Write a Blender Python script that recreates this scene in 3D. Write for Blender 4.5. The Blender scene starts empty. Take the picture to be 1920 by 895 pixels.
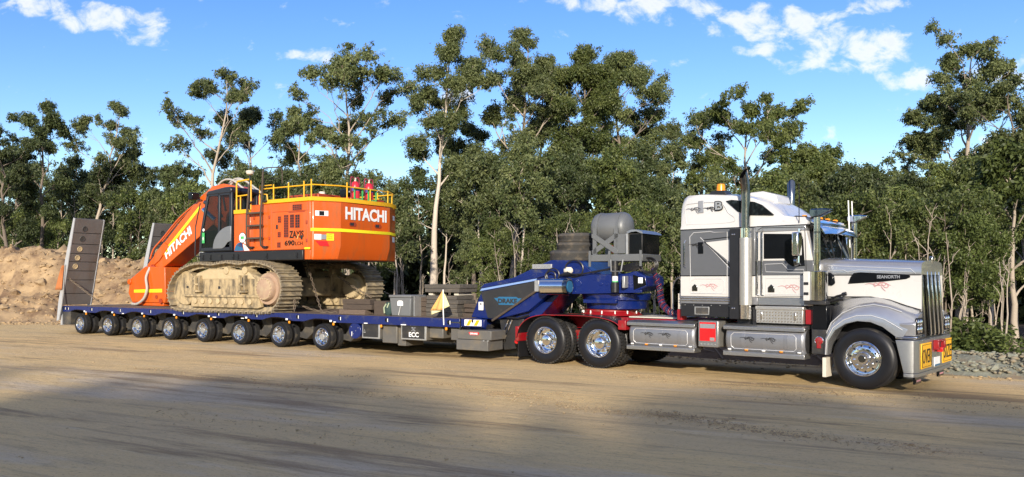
import bpy, bmesh, math, random
import numpy as np
from mathutils import Vector, Matrix, Euler, noise as mnoise
R = math.radians
pi = math.pi
scene = bpy.context.scene
col = scene.collection

# ------------------------------------------------------------------ camera
cam_d = bpy.data.cameras.new('camera'); cam = bpy.data.objects.new('camera', cam_d); col.objects.link(cam)
cam.location = (0, 0, 1.874); cam.rotation_euler = (pi/2, 0, 0)
cam_d.sensor_width = 36; cam_d.lens = 36*1591.5/1920
cam_d.shift_x = (960-804.85)/1920; cam_d.shift_y = (524.7-447.5)/1920
cam_d.clip_end = 5000; cam_d.clip_start = .1
scene.camera = cam
scene.render.resolution_x, scene.render.resolution_y = 1024, 477
scene.view_settings.view_transform = 'Standard'; scene.view_settings.look = 'None'
scene.view_settings.exposure = 0.58; scene.view_settings.gamma = 1

# ------------------------------------------------------------------ sun and sky
SUN_EL, SUN_AZ = R(17), R(187)          # azimuth clockwise from +Y, towards the sun
sd = Vector((math.sin(SUN_AZ)*math.cos(SUN_EL), math.cos(SUN_AZ)*math.cos(SUN_EL), math.sin(SUN_EL)))
sun_d = bpy.data.lights.new('sun', 'SUN'); sun_d.energy = 4.1; sun_d.angle = R(.8); sun_d.color = (1, .90, .76)
sun = bpy.data.objects.new('sun', sun_d); col.objects.link(sun)
sun.rotation_euler = sd.to_track_quat('Z', 'Y').to_euler(); sun.location = (0, -20, 30)

world = bpy.data.worlds.new('World'); scene.world = world; world.use_nodes = True
def build_sky():
    nt = world.node_tree; N = nt.nodes; L = nt.links; N.clear()
    out = N.new('ShaderNodeOutputWorld'); bg = N.new('ShaderNodeBackground'); bg.inputs[1].default_value = .15
    sky = N.new('ShaderNodeTexSky'); sky.sky_type = 'NISHITA'; sky.sun_disc = False
    sky.sun_elevation = SUN_EL; sky.sun_rotation = SUN_AZ; sky.air_density = 1.0; sky.dust_density = .35; sky.ozone_density = 2.2
    hsv = N.new('ShaderNodeHueSaturation'); hsv.inputs['Saturation'].default_value = 1.32; hsv.inputs['Value'].default_value = .95; hsv.inputs['Hue'].default_value = .522
    L.new(sky.outputs[0], hsv.inputs['Color'])
    tc = N.new('ShaderNodeTexCoord')
    sep = N.new('ShaderNodeSeparateXYZ'); L.new(tc.outputs['Generated'], sep.inputs[0])
    # cloud deck: the view direction met with a flat layer overhead
    mx = N.new('ShaderNodeMath'); mx.operation = 'MAXIMUM'; mx.inputs[1].default_value = .03; L.new(sep.outputs[2], mx.inputs[0])
    dv = N.new('ShaderNodeVectorMath'); dv.operation = 'DIVIDE'; L.new(tc.outputs['Generated'], dv.inputs[0])
    cmb = N.new('ShaderNodeCombineXYZ')
    for i in range(3): L.new(mx.outputs[0], cmb.inputs[i])
    L.new(cmb.outputs[0], dv.inputs[1])
    mp = N.new('ShaderNodeMapping'); mp.inputs['Location'].default_value = CLOUD_LOC; mp.inputs['Scale'].default_value = (1, .75, 0)
    L.new(dv.outputs[0], mp.inputs[0])
    big = N.new('ShaderNodeTexNoise'); big.inputs['Scale'].default_value = .62; big.inputs['Detail'].default_value = 1.5
    fin = N.new('ShaderNodeTexNoise'); fin.inputs['Scale'].default_value = 2.3; fin.inputs['Detail'].default_value = 9; fin.inputs['Roughness'].default_value = .58; fin.inputs['Distortion'].default_value = .25
    L.new(mp.outputs[0], big.inputs['Vector']); L.new(mp.outputs[0], fin.inputs['Vector'])
    m1 = N.new('ShaderNodeMath'); m1.operation = 'MULTIPLY'; m1.inputs[1].default_value = .55; L.new(big.outputs['Fac'], m1.inputs[0])
    m2 = N.new('ShaderNodeMath'); m2.operation = 'MULTIPLY_ADD'; m2.inputs[1].default_value = .6; L.new(fin.outputs['Fac'], m2.inputs[0]); L.new(m1.outputs[0], m2.inputs[2])
    # towards the north (+Y) the cover follows the banks of cloud that were there; elsewhere it is free noise
    sx = N.new('ShaderNodeMath'); sx.operation = 'MAXIMUM'; sx.inputs[1].default_value = .1; L.new(sep.outputs[1], sx.inputs[0])
    def math_(op, a, b_=None, c=None):
        n = N.new('ShaderNodeMath'); n.operation = op
        for i, q in enumerate((a, b_, c)):
            if q is None: continue
            if isinstance(q, (int, float)): n.inputs[i].default_value = q
            else: L.new(q, n.inputs[i])
        return n.outputs[0]
    uu = math_('DIVIDE', sep.outputs[0], sx.outputs[0]); vv = math_('DIVIDE', sep.outputs[2], sx.outputs[0]); cov = None
    for (cu, cv, ru, rv) in CLOUDS:
        a = math_('MULTIPLY_ADD', uu, 1/ru, -cu/ru); b_ = math_('MULTIPLY_ADD', vv, 1/rv, -cv/rv)
        q = math_('SUBTRACT', 1, math_('ADD', math_('MULTIPLY', a, a), math_('MULTIPLY', b_, b_))); cov = q if cov is None else math_('MAXIMUM', cov, q)
    cov = math_('MAXIMUM', cov, -1.2)
    fr = N.new('ShaderNodeMapRange'); fr.inputs['From Min'].default_value = .62; fr.inputs['From Max'].default_value = .74; L.new(sep.outputs[1], fr.inputs[0])
    fn2 = N.new('ShaderNodeTexNoise'); fn2.inputs['Scale'].default_value = 25; fn2.inputs['Detail'].default_value = 9; fn2.inputs['Roughness'].default_value = .6; fn2.inputs['Distortion'].default_value = .3
    cuv = N.new('ShaderNodeCombineXYZ'); L.new(uu, cuv.inputs[0]); L.new(math_('MULTIPLY', vv, 1.5), cuv.inputs[1]); L.new(cuv.outputs[0], fn2.inputs['Vector'])
    inside = math_('MULTIPLY_ADD', cov, .10, math_('MULTIPLY_ADD', fn2.outputs['Fac'], .85, .135))
    mxn = N.new('ShaderNodeMix'); mxn.data_type = 'FLOAT'; L.new(fr.outputs[0], mxn.inputs[0]); L.new(m2.outputs[0], mxn.inputs[2]); L.new(inside, mxn.inputs[3])
    class _O: outputs = [mxn.outputs[0]]
    m2 = _O
    rmp = N.new('ShaderNodeMapRange'); rmp.interpolation_type = 'SMOOTHSTEP'
    rmp.inputs['From Min'].default_value = CLOUD_T[0]; rmp.inputs['From Max'].default_value = CLOUD_T[1]
    L.new(m2.outputs[0], rmp.inputs[0])
    # cloud shade: thick middles a little greyer
    cr = N.new('ShaderNodeMapRange'); cr.inputs['From Min'].default_value = CLOUD_T[0]; cr.inputs['From Max'].default_value = CLOUD_T[1]+.14
    L.new(m2.outputs[0], cr.inputs[0])
    cc = N.new('ShaderNodeMix'); cc.data_type = 'RGBA'; L.new(cr.outputs[0], cc.inputs[0])
    cc.inputs[6].default_value = (5.6, 5.55, 5.5, 1); cc.inputs[7].default_value = (3.9, 4.1, 4.6, 1)
    mix = N.new('ShaderNodeMix'); mix.data_type = 'RGBA'
    mf = N.new('ShaderNodeMath'); mf.operation = 'MULTIPLY'; mf.inputs[1].default_value = .86; L.new(rmp.outputs[0], mf.inputs[0])
    # no cloud below the horizon
    up = N.new('ShaderNodeMapRange'); up.inputs['From Min'].default_value = .05; up.inputs['From Max'].default_value = .13; L.new(sep.outputs[2], up.inputs[0])
    mg = N.new('ShaderNodeMath'); mg.operation = 'MULTIPLY'; L.new(mf.outputs[0], mg.inputs[0]); L.new(up.outputs[0], mg.inputs[1])
    L.new(mg.outputs[0], mix.inputs[0]); L.new(hsv.outputs[0], mix.inputs[6]); L.new(cc.outputs[2], mix.inputs[7])
    L.new(mix.outputs[2], bg.inputs[0]); L.new(bg.outputs[0], out.inputs[0])
CLOUDS = [((a-804.85)/1591.5, (524.7-b)/1591.5, c/1591.5, d/1591.5) for a, b, c, d in ((70, 8, 75, 18), (195, 32, 85, 26), (268, 46, 46, 34), (597, 106, 30, 18), (535, 104, 45, 10), (868, 182, 34, 28), (1120, 10, 80, 16), (1215, 16, 100, 26), (1320, 18, 45, 20), (1470, 46, 140, 36), (1430, 92, 60, 14), (1535, 116, 95, 18), (1640, 98, 80, 45), (1695, 152, 70, 24), (1880, 138, 85, 26), (1630, 10, 60, 18))]
CLOUD_LOC = (0.0, 0.0, 0.0); CLOUD_T = (.53, .74)
build_sky()

# ------------------------------------------------------------------ materials
def mat(name, rgb, rough=.5, metal=0., var=.12, scale=6., dirt=None, dirt_amt=.0, bump=0., bscale=40., coat=0., aniso=None, spec=.5):
    m = bpy.data.materials.new(name); m.use_nodes = True
    nt = m.node_tree; N = nt.nodes; L = nt.links
    b = N['Principled BSDF']; b.inputs['Roughness'].default_value = rough; b.inputs['Metallic'].default_value = metal
    b.inputs['Coat Weight'].default_value = coat; b.inputs['Coat Roughness'].default_value = .06; b.inputs['Specular IOR Level'].default_value = spec
    tc = N.new('ShaderNodeTexCoord'); src = tc.outputs['Object']
    if aniso:
        mp = N.new('ShaderNodeMapping'); mp.inputs['Scale'].default_value = aniso; L.new(src, mp.inputs[0]); src = mp.outputs[0]
    n = N.new('ShaderNodeTexNoise'); n.inputs['Scale'].default_value = scale; n.inputs['Detail'].default_value = 6; L.new(src, n.inputs['Vector'])
    mx = N.new('ShaderNodeMix'); mx.data_type = 'RGBA'; L.new(n.outputs['Fac'], mx.inputs[0])
    mx.inputs[6].default_value = (*[c*(1-var) for c in rgb], 1); mx.inputs[7].default_value = (*[min(1, c*(1+var)) for c in rgb], 1)
    cout = mx.outputs[2]
    if dirt:
        n2 = N.new('ShaderNodeTexNoise'); n2.inputs['Scale'].default_value = scale*.6; n2.inputs['Detail'].default_value = 10; n2.inputs['Roughness'].default_value = .65; L.new(src, n2.inputs['Vector'])
        mr = N.new('ShaderNodeMapRange'); mr.inputs['From Min'].default_value = .62-dirt_amt*.4; mr.inputs['From Max'].default_value = .78-dirt_amt*.35; L.new(n2.outputs['Fac'], mr.inputs[0])
        m2 = N.new('ShaderNodeMix'); m2.data_type = 'RGBA'; L.new(mr.outputs[0], m2.inputs[0]); L.new(cout, m2.inputs[6]); m2.inputs[7].default_value = (*dirt, 1)
        cout = m2.outputs[2]
    L.new(cout, b.inputs['Base Color'])
    rr = N.new('ShaderNodeMapRange'); rr.inputs['To Min'].default_value = max(.02, rough-.08); rr.inputs['To Max'].default_value = min(1, rough+.1); L.new(n.outputs['Fac'], rr.inputs[0]); L.new(rr.outputs[0], b.inputs['Roughness'])
    if bump:
        n3 = N.new('ShaderNodeTexNoise'); n3.inputs['Scale'].default_value = bscale; n3.inputs['Detail'].default_value = 8; L.new(src, n3.inputs['Vector'])
        bp = N.new('ShaderNodeBump'); bp.inputs['Strength'].default_value = bump; bp.inputs['Distance'].default_value = .02; L.new(n3.outputs['Fac'], bp.inputs['Height']); L.new(bp.outputs[0], b.inputs['Normal'])
    return m
DUST = (.36, .28, .17)
M = {}
M['white'] = mat('white_paint', (.56, .55, .525), .28, 0, .03, 3, coat=.4)
M['silver'] = mat('silver_paint', (.40, .40, .405), .22, .6, .05, 5, coat=.7)
M['grey'] = mat('grey_paint', (.13, .135, .145), .33, .25, .06, 5, coat=.35)
M['midgrey'] = mat('tank_grey_paint', (.24, .245, .26), .38, .5, .08, 4, coat=.2)
M['black'] = mat('black_paint', (.014, .014, .016), .38, 0, .2, 8, dirt=(.05, .042, .03), dirt_amt=.05)
M['gloss'] = mat('gloss_black', (.006, .007, .009), .10, 0, .1, 5, spec=.25)
M['chrome'] = mat('chrome', (.80, .81, .82), .08, 1, .03, 9)
M['mchrome'] = mat('dimmed_chrome', (.46, .47, .48), .10, 1, .05, 9)  # plain chrome, its dark reflections put into a dimmer colour
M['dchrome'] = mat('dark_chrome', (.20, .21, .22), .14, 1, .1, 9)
M['alu'] = mat('aluminium', (.46, .46, .45), .34, .9, .08, 14, bump=.06, bscale=120, aniso=(1, 1, 6))
M['steel'] = mat('galvanised_steel', (.48, .48, .46), .45, .7, .15, 12)
M['tread'] = mat('checker_plate', (.55, .53, .48), .38, .75, .15, 30)
M['red'] = mat('red_paint', (.27, .008, .013), .35, 0, .12, 6, coat=.2, dirt=(.16, .09, .06), dirt_amt=.18)
M['redlens'] = mat('red_panel', (.62, .012, .015), .3, 0, .05, 6, coat=.3)
M['blue'] = mat('blue_paint', (.003, .014, .115), .28, 0, .12, 4, coat=.4, dirt=(.07, .075, .10), dirt_amt=.16)
M['lblue'] = mat('light_blue_stripe', (.20, .32, .62), .35, 0, .06, 6)
M['cyan'] = mat('logo_blue', (.02, .12, .24), .4, 0, .05, 6)
M['orange'] = mat('orange_paint', (.61, .098, .008), .36, 0, .09, 2.2, coat=.2, dirt=(.40, .115, .035), dirt_amt=.3, aniso=(2.2, 2.2, .45))
M['dorange'] = mat('engine_cover_red', (.33, .045, .012), .45, 0, .1, 4)
M['yellow'] = mat('yellow_paint', (.80, .42, .012), .4, 0, .06, 5)
M['ybright'] = mat('yellow_reflective_tape', (.88, .72, .02), .35, 0, .04, 9)
M['rubber'] = mat('tyre_rubber', (.022, .022, .023), .72, 0, .25, 9, dirt=(.085, .072, .052), dirt_amt=.22, bump=.1, bscale=60, spec=.3)
M['wall'] = mat('tyre_sidewall', (.009, .009, .011), .42, 0, .15, 9, spec=.4)
M['spare'] = mat('dusty_rubber', (.05, .047, .043), .8, 0, .2, 8, dirt=(.13, .105, .075), dirt_amt=.35, bump=.15, bscale=40)
M['under'] = mat('underbody_grey', (.055, .053, .05), .6, .1, .3, 5, dirt=(.13, .11, .08), dirt_amt=.3, bump=.1, bscale=30)
M['boxgrey'] = mat('box_grey_paint', (.12, .115, .105), .5, .1, .15, 5, dirt=(.18, .15, .105), dirt_amt=.3)
M['dgrey'] = mat('dark_panel_grey', (.032, .032, .033), .42, .2, .2, 5, dirt=(.07, .062, .05), dirt_amt=.2)
M['tanksteel'] = mat('air_tank_grey', (.14, .146, .148), .45, .2, .08, 5)
M['dirtsteel'] = mat('dirt_caked_steel', (.43, .33, .185), .85, 0, .25, 3.2, dirt=(.13, .105, .07), dirt_amt=.42, bump=.5, bscale=22, aniso=(2.5, 1, 1))
M['dirt'] = mat('caked_dirt', (.47, .37, .215), .95, 0, .2, 4, bump=.8, bscale=12)
M['trackshoe'] = mat('track_shoe_steel', (.24, .20, .14), .7, .2, .4, 7, dirt=(.44, .35, .21), dirt_amt=.5, bump=.3, bscale=30)
M['ramp'] = mat('rusty_ramp_steel', (.165, .15, .14), .6, .35, .35, 2.2, dirt=(.15, .115, .09), dirt_amt=.3, bump=.1, bscale=25, aniso=(1, 1, .5))
M['rampside'] = mat('pale_grey_paint', (.38, .39, .40), .5, 0, .1, 3, dirt=(.34, .30, .25), dirt_amt=.2)
M['rust'] = mat('finaldrive_rust', (.37, .25, .17), .85, 0, .2, 6, dirt=(.42, .32, .2), dirt_amt=.35)
M['timber'] = mat('dark_timber', (.075, .055, .04), .85, 0, .4, 4, bump=.4, bscale=18, aniso=(1, 8, 8))
M['timber2'] = mat('weathered_timber', (.14, .10, .072), .85, 0, .4, 3, bump=.4, bscale=18, aniso=(8, 1, 8))
M['mat_rubber'] = mat('worn_hardwood_block', (.085, .075, .062), .8, 0, .35, 4, bump=.4, bscale=16, aniso=(1, 6, 6), dirt=(.17, .14, .10), dirt_amt=.25)
M['flag'] = mat('faded_orange_cloth', (.72, .40, .13), .9, 0, .1, 7)
M['flag2'] = mat('faded_yellow_cloth', (.70, .66, .36), .9, 0, .1, 7)
M['rflag'] = mat('rusty_orange_cloth', (.42, .15, .05), .9, 0, .15, 7)
M['cream'] = mat('cream_board', (.62, .57, .47), .6, 0, .1, 9)
M['amber'] = mat('amber_lens', (.80, .28, .01), .25, 0, .1, 20)
M['whitelens'] = mat('clear_lens', (.86, .84, .8), .2, 0, .03, 20)
M['letter'] = mat('white_letter', (.82, .82, .8), .4, 0, .02, 20)
M['lettergrey'] = mat('grey_letter', (.30, .31, .33), .4, .3, .05, 20)
M['pin'] = mat('pale_pinstripe', (.62, .62, .62), .4, .2, .03, 20)
M['pinred'] = mat('red_pinstripe', (.55, .26, .27), .5, 0, .05, 20)
M['pinblk'] = mat('black_pinstripe', (.02, .02, .022), .4, 0, .05, 20)
M['green'] = mat('green_paint', (.06, .42, .12), .4, 0, .05, 9)
M['extred'] = mat('cylinder_red', (.55, .02, .035), .35, 0, .08, 9)
M['purple'] = mat('purple_blue_band', (.09, .07, .28), .4, 0, .08, 9)
M['hose'] = mat('pale_hose', (.42, .40, .36), .6, 0, .1, 12)
M['chain'] = mat('rusty_chain', (.20, .155, .11), .65, .5, .3, 30)
M['greybag'] = mat('grey_plastic', (.15, .155, .155), .5, 0, .08, 5)
M['unlit_bore'] = mat('unlit_bore_black', (.002, .002, .002), .9, 0, .1, 5, spec=.02)  # unlit depth of the exhaust pipe put into the colour
M['inner_dark'] = mat('interior_dark', (.02, .02, .022), .7, 0, .1, 5)  # near-black put in for the shade inside holes and slots; cab fittings too
M['purplehose'] = mat('purple_hose', (.05, .03, .09), .4, 0, .1, 15)
M['redhose'] = mat('red_hose', (.25, .03, .05), .4, 0, .1, 15)
M['bluehose'] = mat('blue_hose', (.02, .03, .12), .4, 0, .1, 15)
def glass(name, tint, clear, rough=.02):
    m = bpy.data.materials.new(name); m.use_nodes = True; nt = m.node_tree; N = nt.nodes; L = nt.links; N.remove(N['Principled BSDF'])
    t = N.new('ShaderNodeBsdfTransparent'); t.inputs[0].default_value = (*tint, 1)
    d = N.new('ShaderNodeBsdfPrincipled'); d.inputs['Base Color'].default_value = (.008, .010, .012, 1); d.inputs['Roughness'].default_value = rough
    n = N.new('ShaderNodeTexNoise'); n.inputs['Scale'].default_value = 1.5
    mr = N.new('ShaderNodeMapRange'); mr.inputs['To Min'].default_value = clear-.05; mr.inputs['To Max'].default_value = clear+.05; L.new(n.outputs['Fac'], mr.inputs[0])
    x = N.new('ShaderNodeMixShader'); L.new(mr.outputs[0], x.inputs[0]); L.new(d.outputs[0], x.inputs[1]); L.new(t.outputs[0], x.inputs[2]); L.new(x.outputs[0], N['Material Output'].inputs[0])
    return m
M['glass'] = glass('dark_tinted_glass', (.2, .23, .25), .12)
M['cabglass'] = glass('grey_cab_glass', (.55, .55, .55), .62)

# ------------------------------------------------------------------ mesh helpers
class MB:
    def __init__(s, off=(0, 0, 0)):
        s.v = []; s.f = []; s.o = off
    def _add(s, vs, fs):
        k = len(s.v); o = s.o
        s.v += [(p[0]-o[0], p[1]-o[1], p[2]-o[2]) for p in vs]; s.f += [tuple(i+k for i in f) for f in fs]; return s
    def box(s, x0, x1, y0, y1, z0, z1):
        return s._add([(x, y, z) for z in (z0, z1) for y in (y0, y1) for x in (x0, x1)],
                      [(0, 2, 3, 1), (4, 5, 7, 6), (0, 1, 5, 4), (2, 6, 7, 3), (0, 4, 6, 2), (1, 3, 7, 5)])
    def prism(s, pts, a0, a1, ax='y'):
        m = {'y': lambda p, a: (p[0], a, p[1]), 'x': lambda p, a: (a, p[0], p[1]), 'z': lambda p, a: (p[0], p[1], a)}[ax]
        n = len(pts)
        return s._add([m(p, a0) for p in pts]+[m(p, a1) for p in pts],
                      [tuple(range(n)), tuple(range(2*n-1, n-1, -1))]+[(i, i+n, (i+1) % n+n, (i+1) % n) for i in range(n)])
    def loft(s, rings, cap=True, closed=True):
        n = len(rings[0]); vs = [p for r in rings for p in r]; fs = []
        for k in range(len(rings)-1):
            for i in range(n if closed else n-1):
                j = (i+1) % n; fs.append((k*n+i, k*n+j, (k+1)*n+j, (k+1)*n+i))
        if cap: fs += [tuple(range(n-1, -1, -1)), tuple(range((len(rings)-1)*n, len(rings)*n))]
        return s._add(vs, fs)
    @staticmethod
    def frame(d):
        d = Vector(d).normalized(); a = Vector((0, 0, 1)) if abs(d.z) < .9 else Vector((1, 0, 0))
        u = d.cross(a).normalized(); return u, d.cross(u)
    def cyl(s, p0, p1, r0, r1=None, n=16, cap=True):
        r1 = r0 if r1 is None else r1; p0 = Vector(p0); p1 = Vector(p1); u, v = s.frame(p1-p0)
        R_ = lambda p, r: [tuple(p+u*(r*math.cos(2*pi*i/n))+v*(r*math.sin(2*pi*i/n))) for i in range(n)]
        return s.loft([R_(p0, r0), R_(p1, r1)], cap)
    def tube(s, pts, r, n=8, closed=False, cap=True):
        P = [Vector(p) for p in pts]; rings = []; u = None; m = len(P)
        for i, p in enumerate(P):
            a = P[i-1] if (i or closed) else p; b = P[(i+1) % m] if (i < m-1 or closed) else p
            d = (b-a).normalized()
            if u is None: u, _ = s.frame(d)
            u = (u-d*u.dot(d)); u = u.normalized() if u.length > 1e-6 else s.frame(d)[0]
            v = d.cross(u); rr = r[i] if hasattr(r, '__len__') else r
            rings.append([tuple(p+u*(rr*math.cos(2*pi*k/n))+v*(rr*math.sin(2*pi*k/n))) for k in range(n)])
        if closed: rings.append(rings[0])
        return s.loft(rings, cap and not closed)
    def lathe(s, o, axis, prof, n=32, cap=False):
        o = Vector(o); d = Vector(axis).normalized(); u, v = s.frame(d)
        rings = [[tuple(o+d*a+u*(r*math.cos(2*pi*i/n))+v*(r*math.sin(2*pi*i/n))) for i in range(n)] for a, r in prof]
        return s.loft(rings, cap)
    def ball(s, c, r, n=12, sc=(1, 1, 1)):
        rings = []
        for k in range(1, n//2):
            t = pi*k/(n//2); rings.append([(c[0]+r*sc[0]*math.sin(t)*math.cos(2*pi*i/n), c[1]+r*sc[1]*math.sin(t)*math.sin(2*pi*i/n), c[2]+r*sc[2]*math.cos(t)) for i in range(n)])
        return s.loft(rings, True)
    def sheet(s, pts): return s._add(pts, [tuple(range(len(pts)))])
    def mesh(s, name, smooth=35):
        me = bpy.data.meshes.new(name); me.from_pydata(s.v, [], s.f)
        bm = bmesh.new(); bm.from_mesh(me); bmesh.ops.remove_doubles(bm, verts=bm.verts, dist=1e-5); bmesh.ops.recalc_face_normals(bm, faces=bm.faces); bm.to_mesh(me); bm.free()
        if smooth:
            me.polygons.foreach_set('use_smooth', [True]*len(me.polygons)); me.set_sharp_from_angle(angle=R(smooth))
        return me
    def build(s, name, m, parent=None, bevel=0, smooth=35, label=None, kind=None):
        me = s.mesh(name, smooth); me.materials.append(M[m] if isinstance(m, str) else m)
        o = bpy.data.objects.new(name, me); col.objects.link(o)
        if parent: o.parent = parent
        if bevel:
            b = o.modifiers.new('edge', 'BEVEL'); b.width = bevel; b.segments = 2; b.limit_method = 'ANGLE'; b.angle_limit = R(40)
        if label: o['label'] = label
        if kind: o['kind'] = kind
        return o
def thing(name, label, cat, loc=(0, 0, 0), rz=0, group=None):
    o = bpy.data.objects.new(name, None); col.objects.link(o); o.location = loc; o.rotation_euler = (0, 0, rz); o.empty_display_size = .2
    return tag(o, label, cat, group)
def tag(o, label, cat, group=None, kind=None):
    if label: o['label'] = label
    if cat: o['category'] = cat
    if group: o['group'] = group
    if kind: o['kind'] = kind
    return o
def copy_tree(o, parent=None):
    c = o.copy(); col.objects.link(c)
    if parent: c.parent = parent
    for ch in list(o.children): copy_tree(ch, c)
    return c
def text(body, o, right, up, w, h, m, parent, name='lettering', depth=.004, bold=0., off=(0, 0, 0), shear=0):
    cu = bpy.data.curves.new('t', 'FONT'); cu.body = body; cu.offset = bold; cu.resolution_u = 3; cu.shear = shear; cu.extrude = .01
    t = bpy.data.objects.new('t', cu); col.objects.link(t); bpy.context.view_layer.update()
    me = bpy.data.meshes.new_from_object(t.evaluated_get(bpy.context.evaluated_depsgraph_get())); bpy.data.objects.remove(t)
    co = np.empty(len(me.vertices)*3); me.vertices.foreach_get('co', co); co = co.reshape(-1, 3)
    lo = co.min(0); hi = co.max(0)
    right = np.array(right, float); right /= np.linalg.norm(right); up = np.array(up, float); up /= np.linalg.norm(up); nn = np.cross(right, up)
    q = np.array(o, float)-np.array(off)+((co[:, :1]-lo[0])/(hi[0]-lo[0])*w)*right+((co[:, 1:2]-lo[1])/(hi[1]-lo[1])*h)*up+((co[:, 2:]-lo[2])/(hi[2]-lo[2])*depth)*nn
    me.vertices.foreach_set('co', q.ravel()); me.materials.clear(); me.materials.append(M[m]); me.update()
    ob = bpy.data.objects.new(name, me); col.objects.link(ob); ob.parent = parent
    return ob
def raw_mesh(name, V, F, m, tone=None, smooth=False):
    """fast numpy mesh of equal-sided faces"""
    me = bpy.data.meshes.new(name); V = np.asarray(V, np.float32); F = np.asarray(F, np.int32); k = F.shape[1]
    me.vertices.add(len(V)); me.vertices.foreach_set('co', V.ravel()); me.loops.add(F.size); me.loops.foreach_set('vertex_index', F.ravel())
    me.polygons.add(len(F)); me.polygons.foreach_set('loop_start', np.arange(0, F.size, k, dtype=np.int32)); me.polygons.foreach_set('loop_total', np.full(len(F), k, np.int32))
    if smooth: me.polygons.foreach_set('use_smooth', np.ones(len(F), bool))
    me.update(calc_edges=True); me.validate()
    if tone is not None:
        a = me.attributes.new('tone', 'FLOAT', 'FACE'); a.data.foreach_set('value', np.asarray(tone, np.float32))
    me.materials.append(m); return me
def link(name, me, parent=None, loc=None):
    o = bpy.data.objects.new(name, me); col.objects.link(o)
    if parent: o.parent = parent
    if loc is not None: o.location = loc
    return o
def catmull(P, n=6, closed=False):
    P = [np.array(p, float) for p in P]; out = []; m = len(P)
    for i in range(m if closed else m-1):
        p0 = P[i-1] if (closed or i > 0) else P[0]; p1 = P[i]; p2 = P[(i+1) % m]; p3 = P[(i+2) % m] if (closed or i+2 < m) else P[-1]
        for k in range(n):
            t = k/n; out.append(.5*((2*p1)+(-p0+p2)*t+(2*p0-5*p1+4*p2-p3)*t*t+(-p0+3*p1-3*p2+p3)*t**3))
    if not closed: out.append(P[-1])
    return out
# ------------------------------------------------------------------ ground, banks and mound
rng = np.random.default_rng(7)
YAW = R(42.84)
def ground_mat():
    m = bpy.data.materials.new('packed_clay_ground'); m.use_nodes = True; nt = m.node_tree; N = nt.nodes; L = nt.links; b = N['Principled BSDF']
    b.inputs['Roughness'].default_value = .95; b.inputs['Specular IOR Level'].default_value = .15
    tc = N.new('ShaderNodeTexCoord')
    def nz(scale, det, rough, sc=(1, 1, 1), rot=YAW*-1+R(12), loc=(0, 0, 0)):
        mp = N.new('ShaderNodeMapping'); mp.vector_type = 'TEXTURE'; mp.inputs['Rotation'].default_value = (0, 0, rot); mp.inputs['Scale'].default_value = sc; mp.inputs['Location'].default_value = loc; L.new(tc.outputs['Object'], mp.inputs[0])
        n = N.new('ShaderNodeTexNoise'); n.inputs['Scale'].default_value = scale; n.inputs['Detail'].default_value = det; n.inputs['Roughness'].default_value = rough; L.new(mp.outputs[0], n.inputs['Vector']); return n.outputs['Fac']
    def ramp(f, a, c):
        r = N.new('ShaderNodeMapRange'); r.interpolation_type = 'SMOOTHSTEP'; r.inputs['From Min'].default_value = a; r.inputs['From Max'].default_value = c; L.new(f, r.inputs[0]); return r.outputs[0]
    def mix(f, a, c):
        x = N.new('ShaderNodeMix'); x.data_type = 'RGBA'; L.new(f, x.inputs[0])
        for i, q in ((6, a), (7, c)):
            if isinstance(q, tuple): x.inputs[i].default_value = (*q, 1)
            else: L.new(q, x.inputs[i])
        return x.outputs[2]
    def mul(a, c):
        x = N.new('ShaderNodeMath'); x.operation = 'MULTIPLY'; L.new(a, x.inputs[0])
        if isinstance(c, float): x.inputs[1].default_value = c
        else: L.new(c, x.inputs[1])
        return x.outputs[0]
    base = mix(ramp(nz(.35, 6, .6, (2.2, 1, 1)), .36, .64), (.74, .525, .245), (.63, .46, .24))
    base = mix(mul(ramp(nz(.28, 7, .62, (3.2, 1, 1), loc=(3, 8, 0)), .52, .62), .75), base, (.58, .475, .335))           # pale grey dried patches
    base = mix(mul(ramp(nz(.55, 9, .7, (6.5, .8, 1), loc=(9, 2, 0)), .52, .62), .8), base, (.29, .195, .105))          # damp brown wheel streaks
    base = mix(mul(ramp(nz(2.1, 9, .7, (2.0, 1, 1), loc=(4, 4, 0)), .54, .72), .55), base, (.34, .245, .145))
    base = mix(mul(ramp(nz(14., 6, .7, (1.6, 1, 1)), .6, .75), .4), base, (.22, .165, .11))
    base = mix(mul(ramp(nz(9., 6, .7, (1.3, 1, 1), loc=(2, 7, 0)), .62, .74), .45), base, (.60, .53, .40))
    base = mix(mul(ramp(nz(1.3, 9, .72, (7, .5, 1), loc=(1, 5, 0)), .53, .63), .45), base, (.35, .25, .145))           # fine drag lines
    base = mix(mul(ramp(nz(1.1, 9, .7, (5, .6, 1), loc=(7, 3, 0)), .56, .66), .4), base, (.70, .575, .385))
    base = mix(mul(ramp(nz(26., 5, .75, (1.5, 1, 1), loc=(5, 5, 0)), .53, .66), .5), base, (.30, .205, .11))
    base = mix(mul(ramp(nz(44., 4, .7, (1.3, 1, 1), loc=(6, 1, 0)), .58, .68), .4), base, (.74, .60, .40))
    L.new(base, b.inputs['Base Color'])
    h1 = nz(5., 10, .68, (2.6, 1, 1)); h2 = nz(38., 6, .7)
    a = N.new('ShaderNodeMath'); a.operation = 'MULTIPLY_ADD'; L.new(h2, a.inputs[0]); a.inputs[1].default_value = .22; L.new(h1, a.inputs[2])
    bp = N.new('ShaderNodeBump'); bp.inputs['Strength'].default_value = .75; bp.inputs['Distance'].default_value = .085; L.new(a.outputs[0], bp.inputs['Height']); L.new(bp.outputs[0], b.inputs['Normal'])
    return m
GM = ground_mat()
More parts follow.
